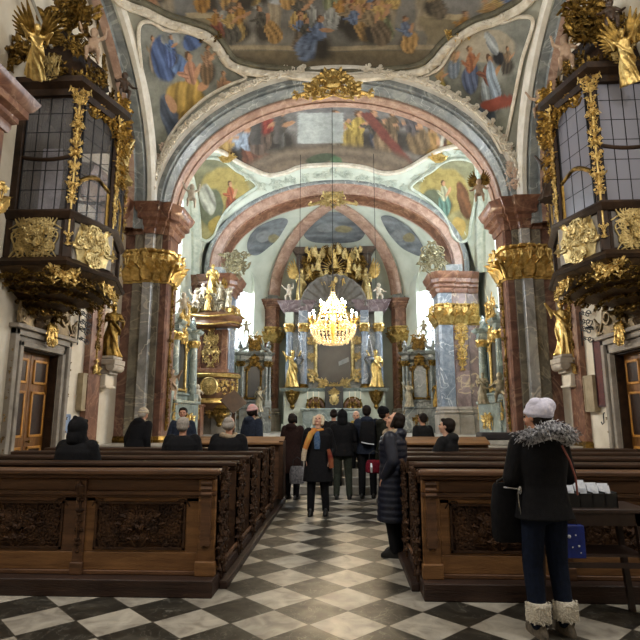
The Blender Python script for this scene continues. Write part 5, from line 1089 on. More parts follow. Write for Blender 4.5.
# ================================================================ PEWS
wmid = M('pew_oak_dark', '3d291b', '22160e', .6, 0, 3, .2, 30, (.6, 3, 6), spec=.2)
def pew(kind, label, x0, x1, y, group, rear=False, mir=False, ztop=1.09):
    """a bench: closed back at y, seat in front of it, carved end towards the aisle"""
    cx = (x0+x1)/2; t = thing('church_pew', label, 'pew', (cx, y, .15), 0, group); ae = x0 if mir else x1; s_ = -1 if mir else 1
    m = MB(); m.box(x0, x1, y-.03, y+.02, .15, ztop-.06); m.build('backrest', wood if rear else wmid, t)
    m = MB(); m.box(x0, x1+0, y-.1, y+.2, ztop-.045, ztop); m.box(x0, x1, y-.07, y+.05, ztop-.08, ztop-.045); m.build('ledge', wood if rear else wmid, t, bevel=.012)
    m = MB(); m.box(x0, x1, y+.06, y+.46, .58, .62); m.box(x0, x1, y+.08, y+.42, .54, .58); m.build('seat', wood, t, bevel=.012)
    # carved end with a scrolled outline
    zt = ztop-.02; pr = [(-.06, .15), (-.06, zt), (.02, zt+.03), (.1, zt), (.14, zt-.1), (.12, zt-.22), (.17, zt-.3), (.28, zt-.36), (.4, zt-.42), (.46, zt-.5), (.44, zt-.6), (.36, zt-.64), (.34, .5), (.4, .35), (.5, .15)]
    m = MB(); m.slab([(ae, y+a, z) for a, z in pr], (-s_*.07, 0, 0)); e = m.build('carved_end', woodd, t, bevel=.012)
    g = MB()
    for i in range(4): o = orn(.3, .32, 200+i, .8, .03, True, 'oval', .014); g.merge(o, place_xz(o, (ae+s_*.01, y+.12, .32+.2*i), 0 if s_ > 0 else pi))
    spiral(o2 := MB(), (0, 0), .08, 1.4, 1, 0, .02, (.1, .12)); g.merge(o2, place_xz(o2, (ae+s_*.01, y+.05, zt-.08), 0 if s_ > 0 else pi)); g.build('end_carving', woodd, e)
    if rear:
        m = MB(); yb = y-.03; m.box(x0, x1, yb-.05, yb, .15, .19); m.box(x0, x1, yb-.035, yb, .9, ztop-.08); m.box(x0, x1, yb-.06, yb, .86, .9); m.box(x0, x1, yb-.045, yb, .84, .86); m.build('rear_frame', wood, t, bevel=.008)
        # panels between pilaster strips
        W_ = 1.08; edges = []; q = ae-s_*.17
        while (q-s_*W_-x0)*s_ > -.3 if s_ > 0 else (x1-(q+W_)) > -.3:
            edges.append(sorted((q, q-s_*W_))); q -= s_*(W_+.1)
        for k, (a, b_) in enumerate(edges):
            m = MB(); m.box(a, b_, yb-.03, yb, .35, .37); m.box(a, a+.09, yb-.03, yb, .36, .86); m.box(b_-.12, b_, yb-.03, yb, .36, .86); m.box(a, b_, yb-.03, yb, .8, .84); m.build('panel_stiles', woodl if k == 0 else wood, t, bevel=.006)
            m = MB(); m.box(a, b_, yb-.035, yb, .19, .35); m.build('bottom_rail', woodl, t, bevel=.006)
            m = MB(); m.box(a+.09, b_-.12, yb-.012, yb, .37, .8); 
            for bx in ((a+.09, b_-.12, .37, .39), (a+.09, b_-.12, .78, .8), (a+.09, a+.11, .37, .8), (b_-.14, b_-.12, .37, .8)): m.box(bx[0], bx[1], yb-.04, yb, bx[2], bx[3])
            pn = m.build('recessed_panel', woodd, t); g = MB(); cxp = (a+b_)/2-.015; o = orn(.8, .36, 31, 6.5, .008, True, 'rect', .011, 0); g.merge(o, Matrix.Translation((cxp, yb-.014, .585))); o = orn(.3, .3, 33, 1.2, .02, True, 'oval', .013, 1); g.merge(o, Matrix.Translation((cxp, yb-.015, .585))); g.build('leaf_carving', woodd, pn)
            m = MB(); px_ = (a-.05) if s_ > 0 else (b_+.05); m.box(px_-.05, px_+.05, yb-.05, yb, .19, .9); m.box(px_-.06, px_+.06, yb-.07, yb, .15, .26); m.box(px_-.055, px_+.055, yb-.08, yb, .86, 1.0); sp = m.build('pilaster_strip', wood, t, bevel=.008)
            g = MB(); g.tube([(px_, yb-.052, .34), (px_, yb-.052, .9)], .012, 6); o = orn(.07, .5, 41, .8, .01, True, 'rect', .01); g.merge(o, Matrix.Translation((px_, yb-.055, .6))); leaf(g, (px_, .88), pi/2, .12, .09, yb-.08); g.build('strip_carving', woodd, sp)
        m = MB(); q0, q1 = sorted((ae, ae-s_*.17)); m.box(q0, q1, yb-.05, yb, .19, .9); m.box(q0-.01, q1+.01, yb-.08, yb, .15, .28); m.box(q0, q1, yb-.06, yb, .9, 1.01); m.build('corner_stile', woodl, t, bevel=.01)
        g = MB()
        g.box((q0+q1)/2-.045, (q0+q1)/2+.045, yb-.09, yb-.04, .42, 1.0)
        for zz in (.98, .93, .88): g.tube([((q0+q1)/2-.05, yb-.08, zz), ((q0+q1)/2+.05, yb-.08, zz)], .028, 8)
        o = orn(.08, .5, 44, .9, .01, True, 'rect', .01); g.merge(o, Matrix.Translation(((q0+q1)/2, yb-.06, .6))); g.build('scroll_console', wood, t)
        m = MB(); m.box(x0-.02, x1+.03 if s_ > 0 else x1, yb-.13, yb, ztop-.035, ztop+.012); m.box(x0, x1, yb-.09, yb, ztop-.07, ztop-.03); m.build('rear_cornice', wood, t, bevel=.012)
    return t
for s_, nm, x0, x1 in ((1, 'left', -4.9, -1.2), (-1, 'right', .72, 4.6)):
    ya, yb = 5.1, 10.6; ae = x1 if s_ > 0 else x0; p_ = thing('pew_platform', 'low dark wooden platform under the %s block of pews' % nm, 'platform', ((x0+x1)/2, ya, 0), 0, 'pew platforms')
    a, b_ = (x0, x1+.02) if s_ > 0 else (x0-.02, x1); m = MB(); m.box(a, b_, ya-.02, yb, 0, .15); m.build('deck', plat, p_, bevel=.01)
    m = MB(); m.box(*sorted((ae+s_*.02, ae+s_*.1)), ya+.25, yb, 0, .07); m.build('step_moulding', plat, p_, bevel=.01)
    m = MB(); m.box(*sorted((ae+s_*.005, ae+s_*.03)), ya+.35, yb-.3, .2, .235); m.build('edge_rail', wood, p_, bevel=.006)
pL = pew('rear', 'rearmost left pew seen from behind with carved leaf panels', -4.9, -1.2, 5.3, 'left pews', True)
pR = pew('rear', 'rearmost right pew seen from behind with carved leaf panels', .72, 4.6, 5.3, 'right pews', True, True)
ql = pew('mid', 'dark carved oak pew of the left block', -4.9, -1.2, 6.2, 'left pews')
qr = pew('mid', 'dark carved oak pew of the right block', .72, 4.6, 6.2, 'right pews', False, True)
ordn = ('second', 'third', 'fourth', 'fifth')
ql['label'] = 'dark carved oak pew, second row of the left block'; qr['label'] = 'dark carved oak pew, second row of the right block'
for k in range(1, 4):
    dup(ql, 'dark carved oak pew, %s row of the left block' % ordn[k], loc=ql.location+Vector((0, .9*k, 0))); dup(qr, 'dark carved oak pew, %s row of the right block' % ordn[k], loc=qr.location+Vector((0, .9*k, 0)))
def desk(label, x0, x1, y, ae, s_):
    t = thing('kneeling_desk', label, 'desk', ((x0+x1)/2, y, .15), 0, 'front desks'); m = MB(); m.box(x0, x1, y, y+.05, .15, 1.1); m.build('front_panel', wood, t)
    m = MB(); m.slab([(x0, y-.12, 1.1), (x0, y+.2, 1.2), (x0, y+.2, 1.23), (x0, y-.12, 1.13)], (x1-x0, 0, 0)); m.build('sloping_top', woodl, t); m = MB(); m.box(*sorted((ae, ae-s_*.08)), y-.1, y+.35, .15, 1.16); m.build('end_panel', woodd, t, bevel=.01)  # paler oak puts the light from above into the slope's colour
desk('kneeling desk with a top coloured as lit from above, in front of the left pews', -2.9, -1.08, 9.95, -1.08, 1); desk('kneeling desk with a top coloured as lit from above, in front of the right pews', .85, 2.6, 9.95, .85, -1)
# ---------------------------------------------------------------- leaflet table at the right
tw = M('table_brown', '3b2a24', '231814', .5, 0, 4, .1)
t = thing('leaflet_table', 'plain brown wooden table with a lower shelf behind the woman in the fur hood', 'table', (2.15, 4.75, 0), 0)
m = MB(); m.box(1.66, 2.45, 4.55, 5.0, .84, .87); m.build('table_top', tw, t, bevel=.006); m = MB(); m.box(1.7, 2.38, 4.58, 4.6, .74, .84); m.box(1.7, 2.38, 4.94, 4.96, .74, .84); m.build('apron', tw, t)
for x, sp in ((1.7, -.03), (2.34, .06)):
    for y in (4.6, 4.93): m = MB(); m.slab([(x-.02, y-.02, .84), (x+.025, y-.02, .84), (x+.025+sp, y-.02, 0), (x-.02+sp, y-.02, 0)], (0, .045, 0)); m.build('leg', tw, t)
m = MB(); m.box(1.7, 2.38, 4.6, 4.94, .5, .52); m.box(1.7, 2.4, 4.585, 4.6, .42, .46); m.build('lower_shelf', tw, t)
t = thing('leaflet_rack', 'low black rack of leaflets on the brown table', 'rack', (2.02, 4.72, .87), 0); m = MB(); blk_ = M('black_card', '121214', '0a0a0b', .6); m.box(1.82, 2.22, 4.62, 4.64, .87, .98); m.box(1.82, 2.22, 4.8, 4.83, .87, 1.03)
for x in (1.82, 1.92, 2.02, 2.12, 2.215): m.box(x-.004, x+.004, 4.62, 4.82, .87, .99)
m.build('rack_body', blk_, t); pw = M('leaflet_paper', 'dfe3ea', 'bcc3cf', .6, 0, 30)
for i, (x, dz, lb) in enumerate(((1.87, 0, 'white leaflets in the leftmost slot of the black rack'), (1.97, .02, 'white leaflets in the second slot of the black rack'), (2.07, .0, 'white leaflets in the third slot of the black rack'), (2.165, -.005, 'white leaflets in the rightmost slot of the black rack'))):
    m = MB(); m.obox((x, 4.71, .96+dz), (.088, .012, .16), Matrix.Rotation(radians(-22), 3, 'X')); m.obox((x+.002, 4.74, .97+dz), (.086, .01, .17), Matrix.Rotation(radians(-18), 3, 'X')); m.obox((x, 4.7, 1.0+dz), (.05, .006, .02), Matrix.Rotation(radians(-22), 3, 'X')); solo(m, 'leaflet_stack', pw, lb, 'leaflets', 'leaflet stacks')
bluem = M('blue_paper_bag', '16308c', '0e2064', .4, 0, 10); t = thing('gift_bag', 'small royal blue paper bag with pale specks hanging at the table corner', 'bag', (1.77, 4.5, .84), 0)
m = MB(); m.box(-.08, .1, -.03, .035, -.32, -.08); m.build('bag_body', bluem, t, world=False, bevel=.004); m = MB()
for x, z, r_ in ((-.02, -.16, .014), (.03, -.15, .007), (.0, -.24, .006), (.05, -.23, .009), (.06, -.28, .006), (-.05, -.28, .006)): m.ell((x, -.032, z), (r_, .003, r_), n=8)
m.build('printed_specks', pw, t, world=False); m = MB(); m.tube([(-.04, 0, -.09), (-.03, .02, 0), (.01, .04, .03), (.05, .02, 0), (.06, 0, -.09)], .004, 5); m.build('handle', blk_, t, world=False)
t = thing('gift_bag', 'dark navy bag at the right edge of the picture beside the table', 'bag', (2.52, 4.75, .35), 0); m = MB(); m.box(-.06, .14, -.08, .08, 0, .42); m.build('bag_body', M('navy_bag', '10162c', '0a0e1c', .6), t, world=False, bevel=.02); m = MB(); m.tube([(0, 0, .4), (.0, 0, .52), (.08, 0, .52), (.08, 0, .4)], .008, 6); m.build('handle', blk_, t, world=False)
# ---------------------------------------------------------------- things on the side walls
def board(label, px0, px1, pya, pyb, X, mat, name='notice_board', cat='board', th=.03, fr=None):
    a = atX(px0, (pya+pyb)/2, X); b_ = atX(px1, (pya+pyb)/2, X); z1, z0 = atX((px0+px1)/2, pya, X).z, atX((px0+px1)/2, pyb, X).z; s_ = 1 if X < 0 else -1
    y0, y1 = sorted((a.y, b_.y)); t = thing(name, label, cat, (X, (y0+y1)/2, z0)); m = MB(); m.box(*sorted((X, X+s_*th)), y0, y1, z0, z1); m.build('panel', mat, t, bevel=.005)
    m = MB()
    for q in ((y0-.02, y0+.02, z0, z1), (y1-.02, y1+.02, z0, z1), (y0, y1, z0-.02, z0+.02), (y0, y1, z1-.02, z1+.02)): m.box(*sorted((X, X+s_*(th+.015))), *q)
    m.build('frame', fr or mat, t); return t
beige = M('beige_board', 'a39274', '857659', .6, 0, 5)
board('tall beige hymn board on the left wall above the person in the black hood', 77, 83, 374, 410, XL, beige, th=.12)
board('tall beige hymn board on the right pilaster edge', 590, 599, 376, 411, XR, beige, th=.12)
board('tall maroon banner board on the right wall', 598, 606, 339, 406, XR, M('maroon_cloth', '5c1c16', '3f120e', .7, 0, 9), 'wall_banner', 'banner', .05, M('maroon_edge', '3a1614', '2a100e', .6))
board('small pale blue notice on the left wall by the door', 61, 69, 415, 432, XL, M('blue_notice', '8fa3bd', '7489a6', .6), 'wall_notice', 'notice', .01)
for X, py, py2, px, lb in ((XL, 312, 346, 79, 'black wrought iron scroll bracket on the left wall above the hymn board'), (XR, 310, 345, 593, 'black wrought iron scroll bracket on the right wall above the maroon banner')):
    p = atX(px, (py+py2)/2, X); s_ = 1 if X < 0 else -1; t = thing('iron_bracket', lb, 'bracket', p, 0, 'iron wall brackets'); o = MB()
    for i, (z, r_) in enumerate(((.3, .1), (.12, .12), (-.08, .12), (-.28, .09))): spiral(o, (.08, z), r_, 1.3, (-1)**i, 0, .014, (-.12, z+.08)); spiral(o, (-.1, z+.05), r_*.7, 1.2, -(-1)**i, pi, .012, (.1, z-.05))
    o.tube([(-.2, 0, .4), (-.2, 0, -.4)], .015, 6); q = MB(); q.merge(o, Matrix.Translation((s_*.14, 0, 0)) @ Matrix.Rotation(s_*radians(75), 4, 'Z')); q.box(*sorted((0, s_*.16)), -.02, .02, -.02, .02); q.build('scrolls', iron, t, world=False)
p = atX(588 if 0 else 605, 418, XR); t = thing('coat_hook', 'small dark hook hanging on the right wall below the maroon banner', 'hook', p); m = MB(); m.tube([(0, 0, .12), (-.03, 0, .08), (-.03, 0, -.1), (-.07, 0, -.14), (-.09, 0, -.08)], .012, 6); m.build('hook', iron, t, world=False)
m = MB(); a = at(28, -10, 8.6); b_ = at(52, 48, 8.9); solo(MB().tube([a, b_], .03, 8), 'steel_pipe', M('pipe_grey', '9a958a', '7c786e', .4, .3), 'pale slanting rod crossing the gilded angel at the upper left', 'rod')
# ================================================================ PEOPLE
skin_ = M('skin', 'c08e72', 'a8765c', .55, 0, 6); skin2 = M('skin_pale', 'cfa48c', 'b88a72', .55, 0, 6)
def cl(name, a, b_=None, r=.85, s_=30): return M(name, a, b_, r, 0, s_, .25, 120, spec=.15)
c_black = cl('cloth_black', '17171a', '0f0f11'); c_navy = M('puffer_navy', '1b2030', '11141f', .45, 0, 20, spec=.35); c_brown = cl('cloth_brown', '2e1d1a', '1c1210'); c_olive = cl('cloth_olive', '262720', '181914')
c_jean = cl('denim_navy', '151d30', '0e1522'); c_grey = cl('cloth_grey_green', '33382f', '242822'); c_dark = cl('cloth_dark', '1e1e20', '141415'); c_blue = cl('cloth_slate_blue', '2a3140', '1c212c'); c_beige = cl('cloth_beige', 'a3947e', '7c6e5a'); c_yel = cl('cloth_yellow', 'b49a4e', '8a7438')
h_grey = cl('hair_grey', 'a8a096', '77706a', .7, 60); h_dark = cl('hair_dark', '231a15', '140f0c', .6, 60); h_blond = cl('hair_blond', 'a88a62', '7c6340', .6, 60); h_white = cl('hair_white', 'b5aea4', '8c8478', .7, 60)
k_lav = cl('knit_lavender', 'e2e0f0', 'c8c6da', .9, 60); k_pink = cl('knit_pink', 'cf8f8c', 'b9b0b0', .9, 14); k_cream = cl('knit_cream', 'cdbfa8', 'a8987f', .9, 40); k_orange = cl('scarf_orange', 'b0512e', 'b8974e', .9, 5); k_red = cl('scarf_red', '6e1f22', '8c5a3c', .9, 6)
shoe_m = M('shoe_black', '121212', '0a0a0a', .4, 0, 10); boot_m = cl('boot_suede', '6f665a', '4d463d'); furw = cl('fur_white', 'd8d2c4', 'b3ab9b', .95, 60); eyem = M('eye_dark', '15100d', '0a0807', .2); lipm = M('lips', '9c4e46', '86423c', .5)
def head_parts(pitch, yaw, tilt=0):
    R = Matrix.Rotation(yaw, 4, 'Z') @ Matrix.Rotation(pitch, 4, 'X') @ Matrix.Rotation(tilt, 4, 'Y'); m = MB()
    m.ell((0, -.012, .14), (.076, .096, .09), n=18); m.ell((0, .03, .095), (.06, .066, .09), n=18); m.ell((0, .068, .03), (.028, .026, .024)); m.ell((0, .085, .095), (.02, .02, .03)); m.cap((0, .09, .125), (0, .118, .097), .008, .013); m.ell((0, .088, .06), (.024, .016, .014))
    for s_ in (-1, 1): m.ell((s_*.076, -.005, .11), (.011, .022, .032)); m.cap((s_*.014, .09, .14), (s_*.048, .078, .142), .011, .009); m.ell((s_*.04, .065, .085), (.024, .022, .022))
    return m, R
def person(label, loc, rz, H=1.7, seated=False, lean=0, head=(0, 0, 0), armL='down', armR='down', coat=None, hem=-.1, puff=1.0, quilt=False, legs=None, shoes=None, hair=None, hairstyle='short', hat=None, hatstyle='beanie', hood=None, hoodup=False, scarf=None, skin=None, vox=.011, stance=.0, flare=1.0, name='person', cuff=None, walk=0):
    skin = skin or skin_; k = H/1.75; t = thing(name, label, 'person', loc, rz); hz = .7/k if seated else .92
    T = Matrix.Translation((0, 0, hz)) @ Matrix.Rotation(-lean, 4, 'X'); TI = T
    AP = {'down': ((.25, -.03, .22), (.26, .07, -.03)), 'front': ((.25, .02, .24), (.1, .26, .22)), 'pocket': ((.26, -.05, .22), (.19, .07, .03)), 'up': ((.24, .2, .36), (.06, .3, .56)), 'rest': ((.26, .12, .26), (.16, .36, .18)), 'out': ((.3, .1, .3), (.42, .3, .38)), 'behind': ((.26, -.08, .22), (.12, -.16, .06))}
    arms = []
    for s_, a in ((-1, armL), (1, armR)):
        e, w = AP[a] if isinstance(a, str) else a; arms.append((s_, Vector((s_*.175, 0, .5)), Vector((s_*e[0], e[1], e[2])), Vector((s_*w[0], w[1], w[2]))))
    if seated: lg = [(s_, Vector((s_*.09, .02, hz)), Vector((s_*.13, .44, hz-.02)), Vector((s_*.13, .42, .1+.1))) for s_ in (-1, 1)]
    else: lg = [(s_, Vector((s_*.09, 0, hz-.02)), Vector((s_*(.1+stance*.5), .03+s_*walk*.5, .5)), Vector((s_*(.1+stance), s_*walk-.02, .09))) for s_ in (-1, 1)]
    up = MB(); up.loft([(0, 0, -.06, .14, .1), (0, 0, .04, .15, .105), (0, 0, .18, .125, .09), (0, .0, .34, .15, .105), (0, -.005, .46, .165, .1), (0, -.01, .53, .12, .075), (0, -.01, .56, .06, .055)], 20); up.cap((0, -.01, .54), (0, .005, .64), .052, .05)
    for s_, a, e, w in arms:
        up.cap(a, e, .05, .04); up.cap(e, w, .04, .026); d = (w-e).normalized(); sd = d.cross(Vector((0, 0, 1))); sd = sd.normalized() if sd.length > .2 else Vector((1, 0, 0)); nm = sd.cross(d)
        up.ell(w+d*.045, (.03, .03, .03)); pc = w+d*.05; up.cap(pc-sd*.022, pc+sd*.022, .018); 
        for i, (o, ln) in enumerate(((-.03, .062), (-.01, .074), (.01, .07), (.03, .054))): b0 = pc+sd*o+d*.025; b1 = b0+d*ln*.5-nm*.008; b2 = b1+d*ln*.35-nm*.028; up.tube([b0, b1, b2], [.0095, .009, .0075], 8, round_=True)
        up.tube([w+d*.02+sd*s_*-.025, w+d*.05+sd*s_*-.05-nm*.01, w+d*.085+sd*s_*-.052-nm*.02], [.012, .011, .009], 8, round_=True)
    hm, R = head_parts(*head); up.merge(hm, Matrix.Translation((0, .005, .6)) @ R); HT = T @ Matrix.Translation((0, .005, .6)) @ R
    b_ = MB(); b_.merge(up, T)
    for s_, a, kn, an in lg: b_.cap(a, kn, .078, .055); b_.cap(kn, an, .055, .036); b_.cap(an+Vector((0, -.02, -.03)), an+Vector((0, .13, -.055)), .032, .03)
    scl(b_, k); link('body', remesh(b_, 'body', skin, vox, 2), t)
    for s_ in (-1, 1): q = MB(); q.ell(HT @ Vector((s_*.031, .09, .122)), (.011, .011, .009), n=8); scl(q, k).build('eye', eyem, t, world=False)
    q = MB(); q.cap(HT @ Vector((-.018, .1, .062)), HT @ Vector((.018, .1, .062)), .007, n=8); scl(q, k).build('lips', lipm, t, world=False)
    if coat:
        c = MB(); p_ = puff; zs = [(-.0+hem, .19*flare, .145*flare)] if hem < 0 else []
        rings = [(hem, .185*p_*flare, .14*p_*flare), (hem*.5, .18*p_*(1+flare)/2, .138*p_*(1+flare)/2), (.05, .172*p_, .13*p_), (.18, .155*p_, .12*p_), (.34, .175*p_, .128*p_), (.45, .185*p_, .122*p_), (.52, .15*p_, .1*p_), (.575, .075, .07)]
        if seated: rings = [(-.06, .19*p_, .16*p_)]+rings[2:]
        rr_ = []
        if quilt:
            n_ = 44; zz = [r_[0] for r_ in rings]
            for i in range(n_+1):
                z = zz[0]+(zz[-1]-zz[0])*i/n_; j = max(jj for jj in range(len(zz)-1) if zz[jj] <= z+1e-6); f = (z-zz[j])/(zz[j+1]-zz[j]); a_, b2 = rings[j], rings[j+1]; w_ = .011*abs(sin(pi*(z-zz[0])/.075)); rr_.append((0, 0, z, a_[1]+(b2[1]-a_[1])*f+w_, a_[2]+(b2[2]-a_[2])*f+w_))
        else: rr_ = [(0, 0, z, a_, b2) for z, a_, b2 in rings]
        c.loft(rr_, 28, pw=2.3)
        for s_, a, e, w in arms: c.cap(a, e, .068*p_, .056*p_); c.cap(e, w-(w-e).normalized()*.01, .056*p_, .044*p_)
        if hood and not hoodup: c.ell((0, -.09, .55), (.13, .09, .075), n=16); c.ell((0, -.06, .5), (.15, .1, .09), n=16)
        cc = MB(); cc.merge(c, T)
        if seated:
            for s_, a, kn, an in lg: cc.cap(a, a.lerp(kn, .6), .1, .09)
        scl(cc, k); link('coat', remesh(cc, 'coat', coat, vox, 3), t)
    if hood and hoodup:
        q = MB(); q.ell((0, -.03, .13), (.108, .125, .125), n=20); q.cap((0, -.05, 0), (0, -.03, .08), .11, .11); q.cap((0, 0, -.06), (0, -.02, .0), .13, .11); q.cap((0, -.06, .2), (0, -.09, .24), .05, .03); o = MB(); o.merge(q, HT); scl(o, k); link('hood', remesh(o, 'hood', hood, vox, 3), t)
    l_ = MB()
    for s_, a, kn, an in lg: l_.cap(a, kn, .1, .078); l_.cap(kn, an+Vector((0, 0, .0)), .078, .064)
    l_.ell((0, 0, hz), (.155, .12, .12), n=16); scl(l_, k); link('trousers', remesh(l_, 'trousers', legs or c_dark, vox, 2), t)
    for s_, a, kn, an in lg:
        q = MB(); z0 = an.z-.09 if not seated else .16; z0 = an.z-.09
        q.loft([(an.x, an.y+.04, z0+.0, .048, .14), (an.x, an.y+.04, z0+.03, .05, .142), (an.x, an.y+.035, z0+.06, .045, .12), (an.x, an.y+.01, z0+.1, .04, .07), (an.x, an.y, z0+.15, .048, .055)], 16); scl(q, k); q.build('boot' if cuff else 'shoe', shoes or shoe_m, t, world=False)
        if cuff:
            q = MB(); q.loft([(an.x, an.y+.01, .1, .075, .085), (an.x, an.y+.01, .13, .09, .1), (an.x, an.y, .2, .088, .09), (an.x, an.y, .24, .07, .07)], 20); r = random.Random(3)
            for i in range(500):
                a_ = r.uniform(0, 2*pi); z = r.uniform(.1, .24); p0 = Vector((an.x+.08*cos(a_), an.y+.085*sin(a_), z)); d = Vector((cos(a_), sin(a_), r.uniform(-.9, .1)))*.013; q.tube([p0, p0+d], [.006, .002], 4)
            scl(q, k); q.build('fur_cuff', cuff, t, world=False)
    if hair and hairstyle != 'none':
        q = MB(); q.ell((0, -.028, .152), (.084, .094, .086), n=18)
        if hairstyle == 'long': q.cap((0, -.075, .14), (0, -.1, -.02), .075, .06); [q.cap((s_*.07, -.02, .15), (s_*.08, 0, .0), .03, .022) for s_ in (-1, 1)]
        elif hairstyle == 'bob': q.ell((0, -.045, .1), (.09, .085, .085), n=16); [q.cap((s_*.072, .01, .16), (s_*.078, .015, .04), .026, .024) for s_ in (-1, 1)]
        elif hairstyle == 'short': q.ell((0, -.03, .15), (.092, .1, .092), n=18); q.ell((0, -.05, .1), (.086, .075, .075), n=16); q.cap((-.045, .055, .2), (.045, .055, .2), .025)
        elif hairstyle == 'balding': q = MB(); q.ell((0, -.05, .105), (.09, .075, .066), n=16); [q.ell((s_*.07, -.02, .13), (.016, .05, .04)) for s_ in (-1, 1)]; q.ell((0, -.05, .17), (.07, .07, .06))
        o = MB(); o.merge(q, HT); scl(o, k); link('hair', remesh(o, 'hair', hair, .009, 2), t)
    if hat:
        q = MB()
        if hatstyle == 'beanie': q.ell((0, -.018, .17), (.09, .107, .088), n=20); q.tube([(.089*cos(a), -.018+.105*sin(a)-.0, .15+.02*sin(a)) for a in [2*pi*i/20 for i in range(21)]], .02, 8)
        if hatstyle == 'slouch': q.ell((0, -.03, .175), (.106, .12, .1), n=20); q.ell((.03, -.075, .21), (.08, .075, .07), n=14); q.ell((-.04, -.03, .235), (.06, .06, .045), n=14); q.tube([(.09*cos(a), -.018+.105*sin(a), .15+.015*sin(a)) for a in [2*pi*i/20 for i in range(21)]], .02, 8)
        if hatstyle == 'hoodie': q.ell((0, -.03, .15), (.1, .1, .105), n=20); [q.cap((s_*.08, .03, .17), (s_*.08, .03, .04), .03) for s_ in (-1, 1)]
        if hatstyle == 'cap': q.ell((0, -.012, .175), (.086, .102, .07), n=20); q.cap((-.04, .1, .17), (.04, .1, .17), .016); q.ell((0, .1, .165), (.06, .05, .012))
        o = MB(); o.merge(q, HT); scl(o, k); link('hat', remesh(o, 'hat', hat, .009, 2), t)
    if scarf:
        q = MB(); q.tube([(.1*cos(a), .0+.095*sin(a), .56+.015*sin(2*a)) for a in [2*pi*i/20 for i in range(21)]], .038, 10); o = MB(); o.merge(q, T); scl(o, k).build('scarf', scarf, t, world=False)
    t['_k'] = k; return t, T, k, HT
def wp(px, py, z, Y=None):
    d = ray(px, py); t_ = (z-CH)/d.z; return Vector((d.x*t_, d.y*t_, z))
def bag(name, label, loc, size, mat, rz=0, strap=None, cat='bag'):
    t = thing(name, label, cat, loc, rz); m = MB(); a, b_, c = size; m.loft([(0, 0, -c/2, a*.42, b_*.4), (0, 0, -c*.42, a*.5, b_*.5), (0, 0, c*.1, a*.5, b_*.46), (0, 0, c*.45, a*.42, b_*.3), (0, 0, c/2, a*.36, b_*.2)], 20, pw=3.2); m.build('bag_body', mat, t, world=False)
    if strap: m = MB(); m.tube([(-a*.3, 0, c*.4), (-a*.26, 0, c*.4+strap*.7), (0, 0, c*.4+strap), (a*.26, 0, c*.4+strap*.7), (a*.3, 0, c*.4)], .01, 6); m.build('handle', blk_, t, world=False)
    return t
# woman with the fur hood, near right, seen from behind
fw = wp(554, 630, 0); fp17 = Vector((1.55, 4.42, 0))
t, T, k, HT = person('person in silver fur hood, lavender beanie and fur cuffed boots, seen from behind', fp17, radians(12), 1.7, head=(0, radians(24), 0), armL='front', armR='front', coat=c_black, hem=-.07, puff=1.22, legs=c_jean, shoes=boot_m, hair=h_dark, hat=k_lav, hatstyle='slouch', hood=c_black, vox=.0085, stance=.015, flare=1.06, cuff=furw)
m = MB(); r = random.Random(2)
for i in range(7000):
    a = r.uniform(pi*.86, pi*2.14); rx, ry = .15, .12; rr_ = r.gauss(0, .03); p0 = Vector(((rx+rr_)*cos(a)+.03, -.045+(ry+rr_)*sin(a), .605+.03*(-sin(a))+r.gauss(0, .02)-.05*abs(cos(a))**2))
    d = Vector((cos(a)*r.uniform(.3, 1), sin(a)*r.uniform(.3, 1.2), r.uniform(-.8, .55))).normalized()*r.uniform(.03, .065); m.tube([p0, p0+d*.6, p0+d+Vector((0, 0, -.012))], [.0045, .0035, .0008], 3)
for a, b_ in zip([i/24 for i in range(24)], [(i+1)/24 for i in range(24)]): pass
m.tube([(.15*cos(a)+.03, -.045+.115*sin(a), .59-.05*abs(cos(a))**2) for a in [pi*.86+pi*1.28*i/20 for i in range(21)]], .05, 10)
furm, nt, b = newmat('silver_fur'); v = coords(nt, (1, 1, 1)); n_ = node(nt, 'ShaderNodeTexNoise'); n_.inputs['Scale'].default_value = 38; n_.inputs['Detail'].default_value = 5; L(nt, v, n_.inputs['Vector']); rr_ = ramp(nt, [(.4, lin('3a3a3e')), (.47, lin('97979c')), (.58, lin('dcdce0'))]); L(nt, n_.outputs['Fac'], rr_.inputs[0]); L(nt, rr_.outputs[0], b.inputs['Base Color']); b.inputs['Roughness'].default_value = .8
o = MB(); o.merge(m, T); scl(o, k).build('fur_trim', furm, t, world=False)
m = MB(); m.tube([(.1, -.16, .5), (.15, -.175, .38), (.19, -.17, .25), (.215, -.14, .12)], .008, 6); o = MB(); o.merge(m, T); scl(o, k).build('bag_strap', M('strap_rose', '9c5a50', '7c463e', .6), t, world=False)
bag('handbag', 'large black soft bag hanging at the left arm of the person in the fur hood', fp17+Vector((-.27, .06, .86)), (.23, .15, .44), c_black, .2, .08)
m = MB(); m.cap((0, 0, 0), (.1, .0, -.01), .008); m.ell((.12, 0, -.02), (.02, .012, .035)); t2 = thing('bag_clasp', 'small bright metal clasp and chain on the large black soft bag', 'clasp', fp17+Vector((-.31, -.07, 1.06))); m.tube([(.1, 0, -.03), (.1, -.01, -.12), (.11, -.01, -.2)], .006, 5); m.build('clasp', silver, t2, world=False)
# woman in the navy quilted coat leaning at the right pews
lp = Vector((.6, 6.66, 0)); t, T, k, HT = person('person in long navy quilted coat looking up to the left, leaning by the right pews', lp, radians(72), 1.66, head=(radians(22), radians(8), 0), armL='pocket', armR='pocket', coat=c_navy, hem=-.5, puff=1.3, quilt=True, legs=c_black, hair=h_dark, hairstyle='bob', hood=c_black, scarf=c_beige, vox=.009, flare=1.12, skin=skin2)
m = MB(); m.obox((0, 0, 0), (.02, .1, .07), Matrix.Rotation(.4, 3, 'X')); m.xf(Matrix.Translation((.33, 6.55, 1.0)) ); solo(m, 'folded_paper', pw, 'folded white paper held at the front of the navy quilted coat', 'paper')
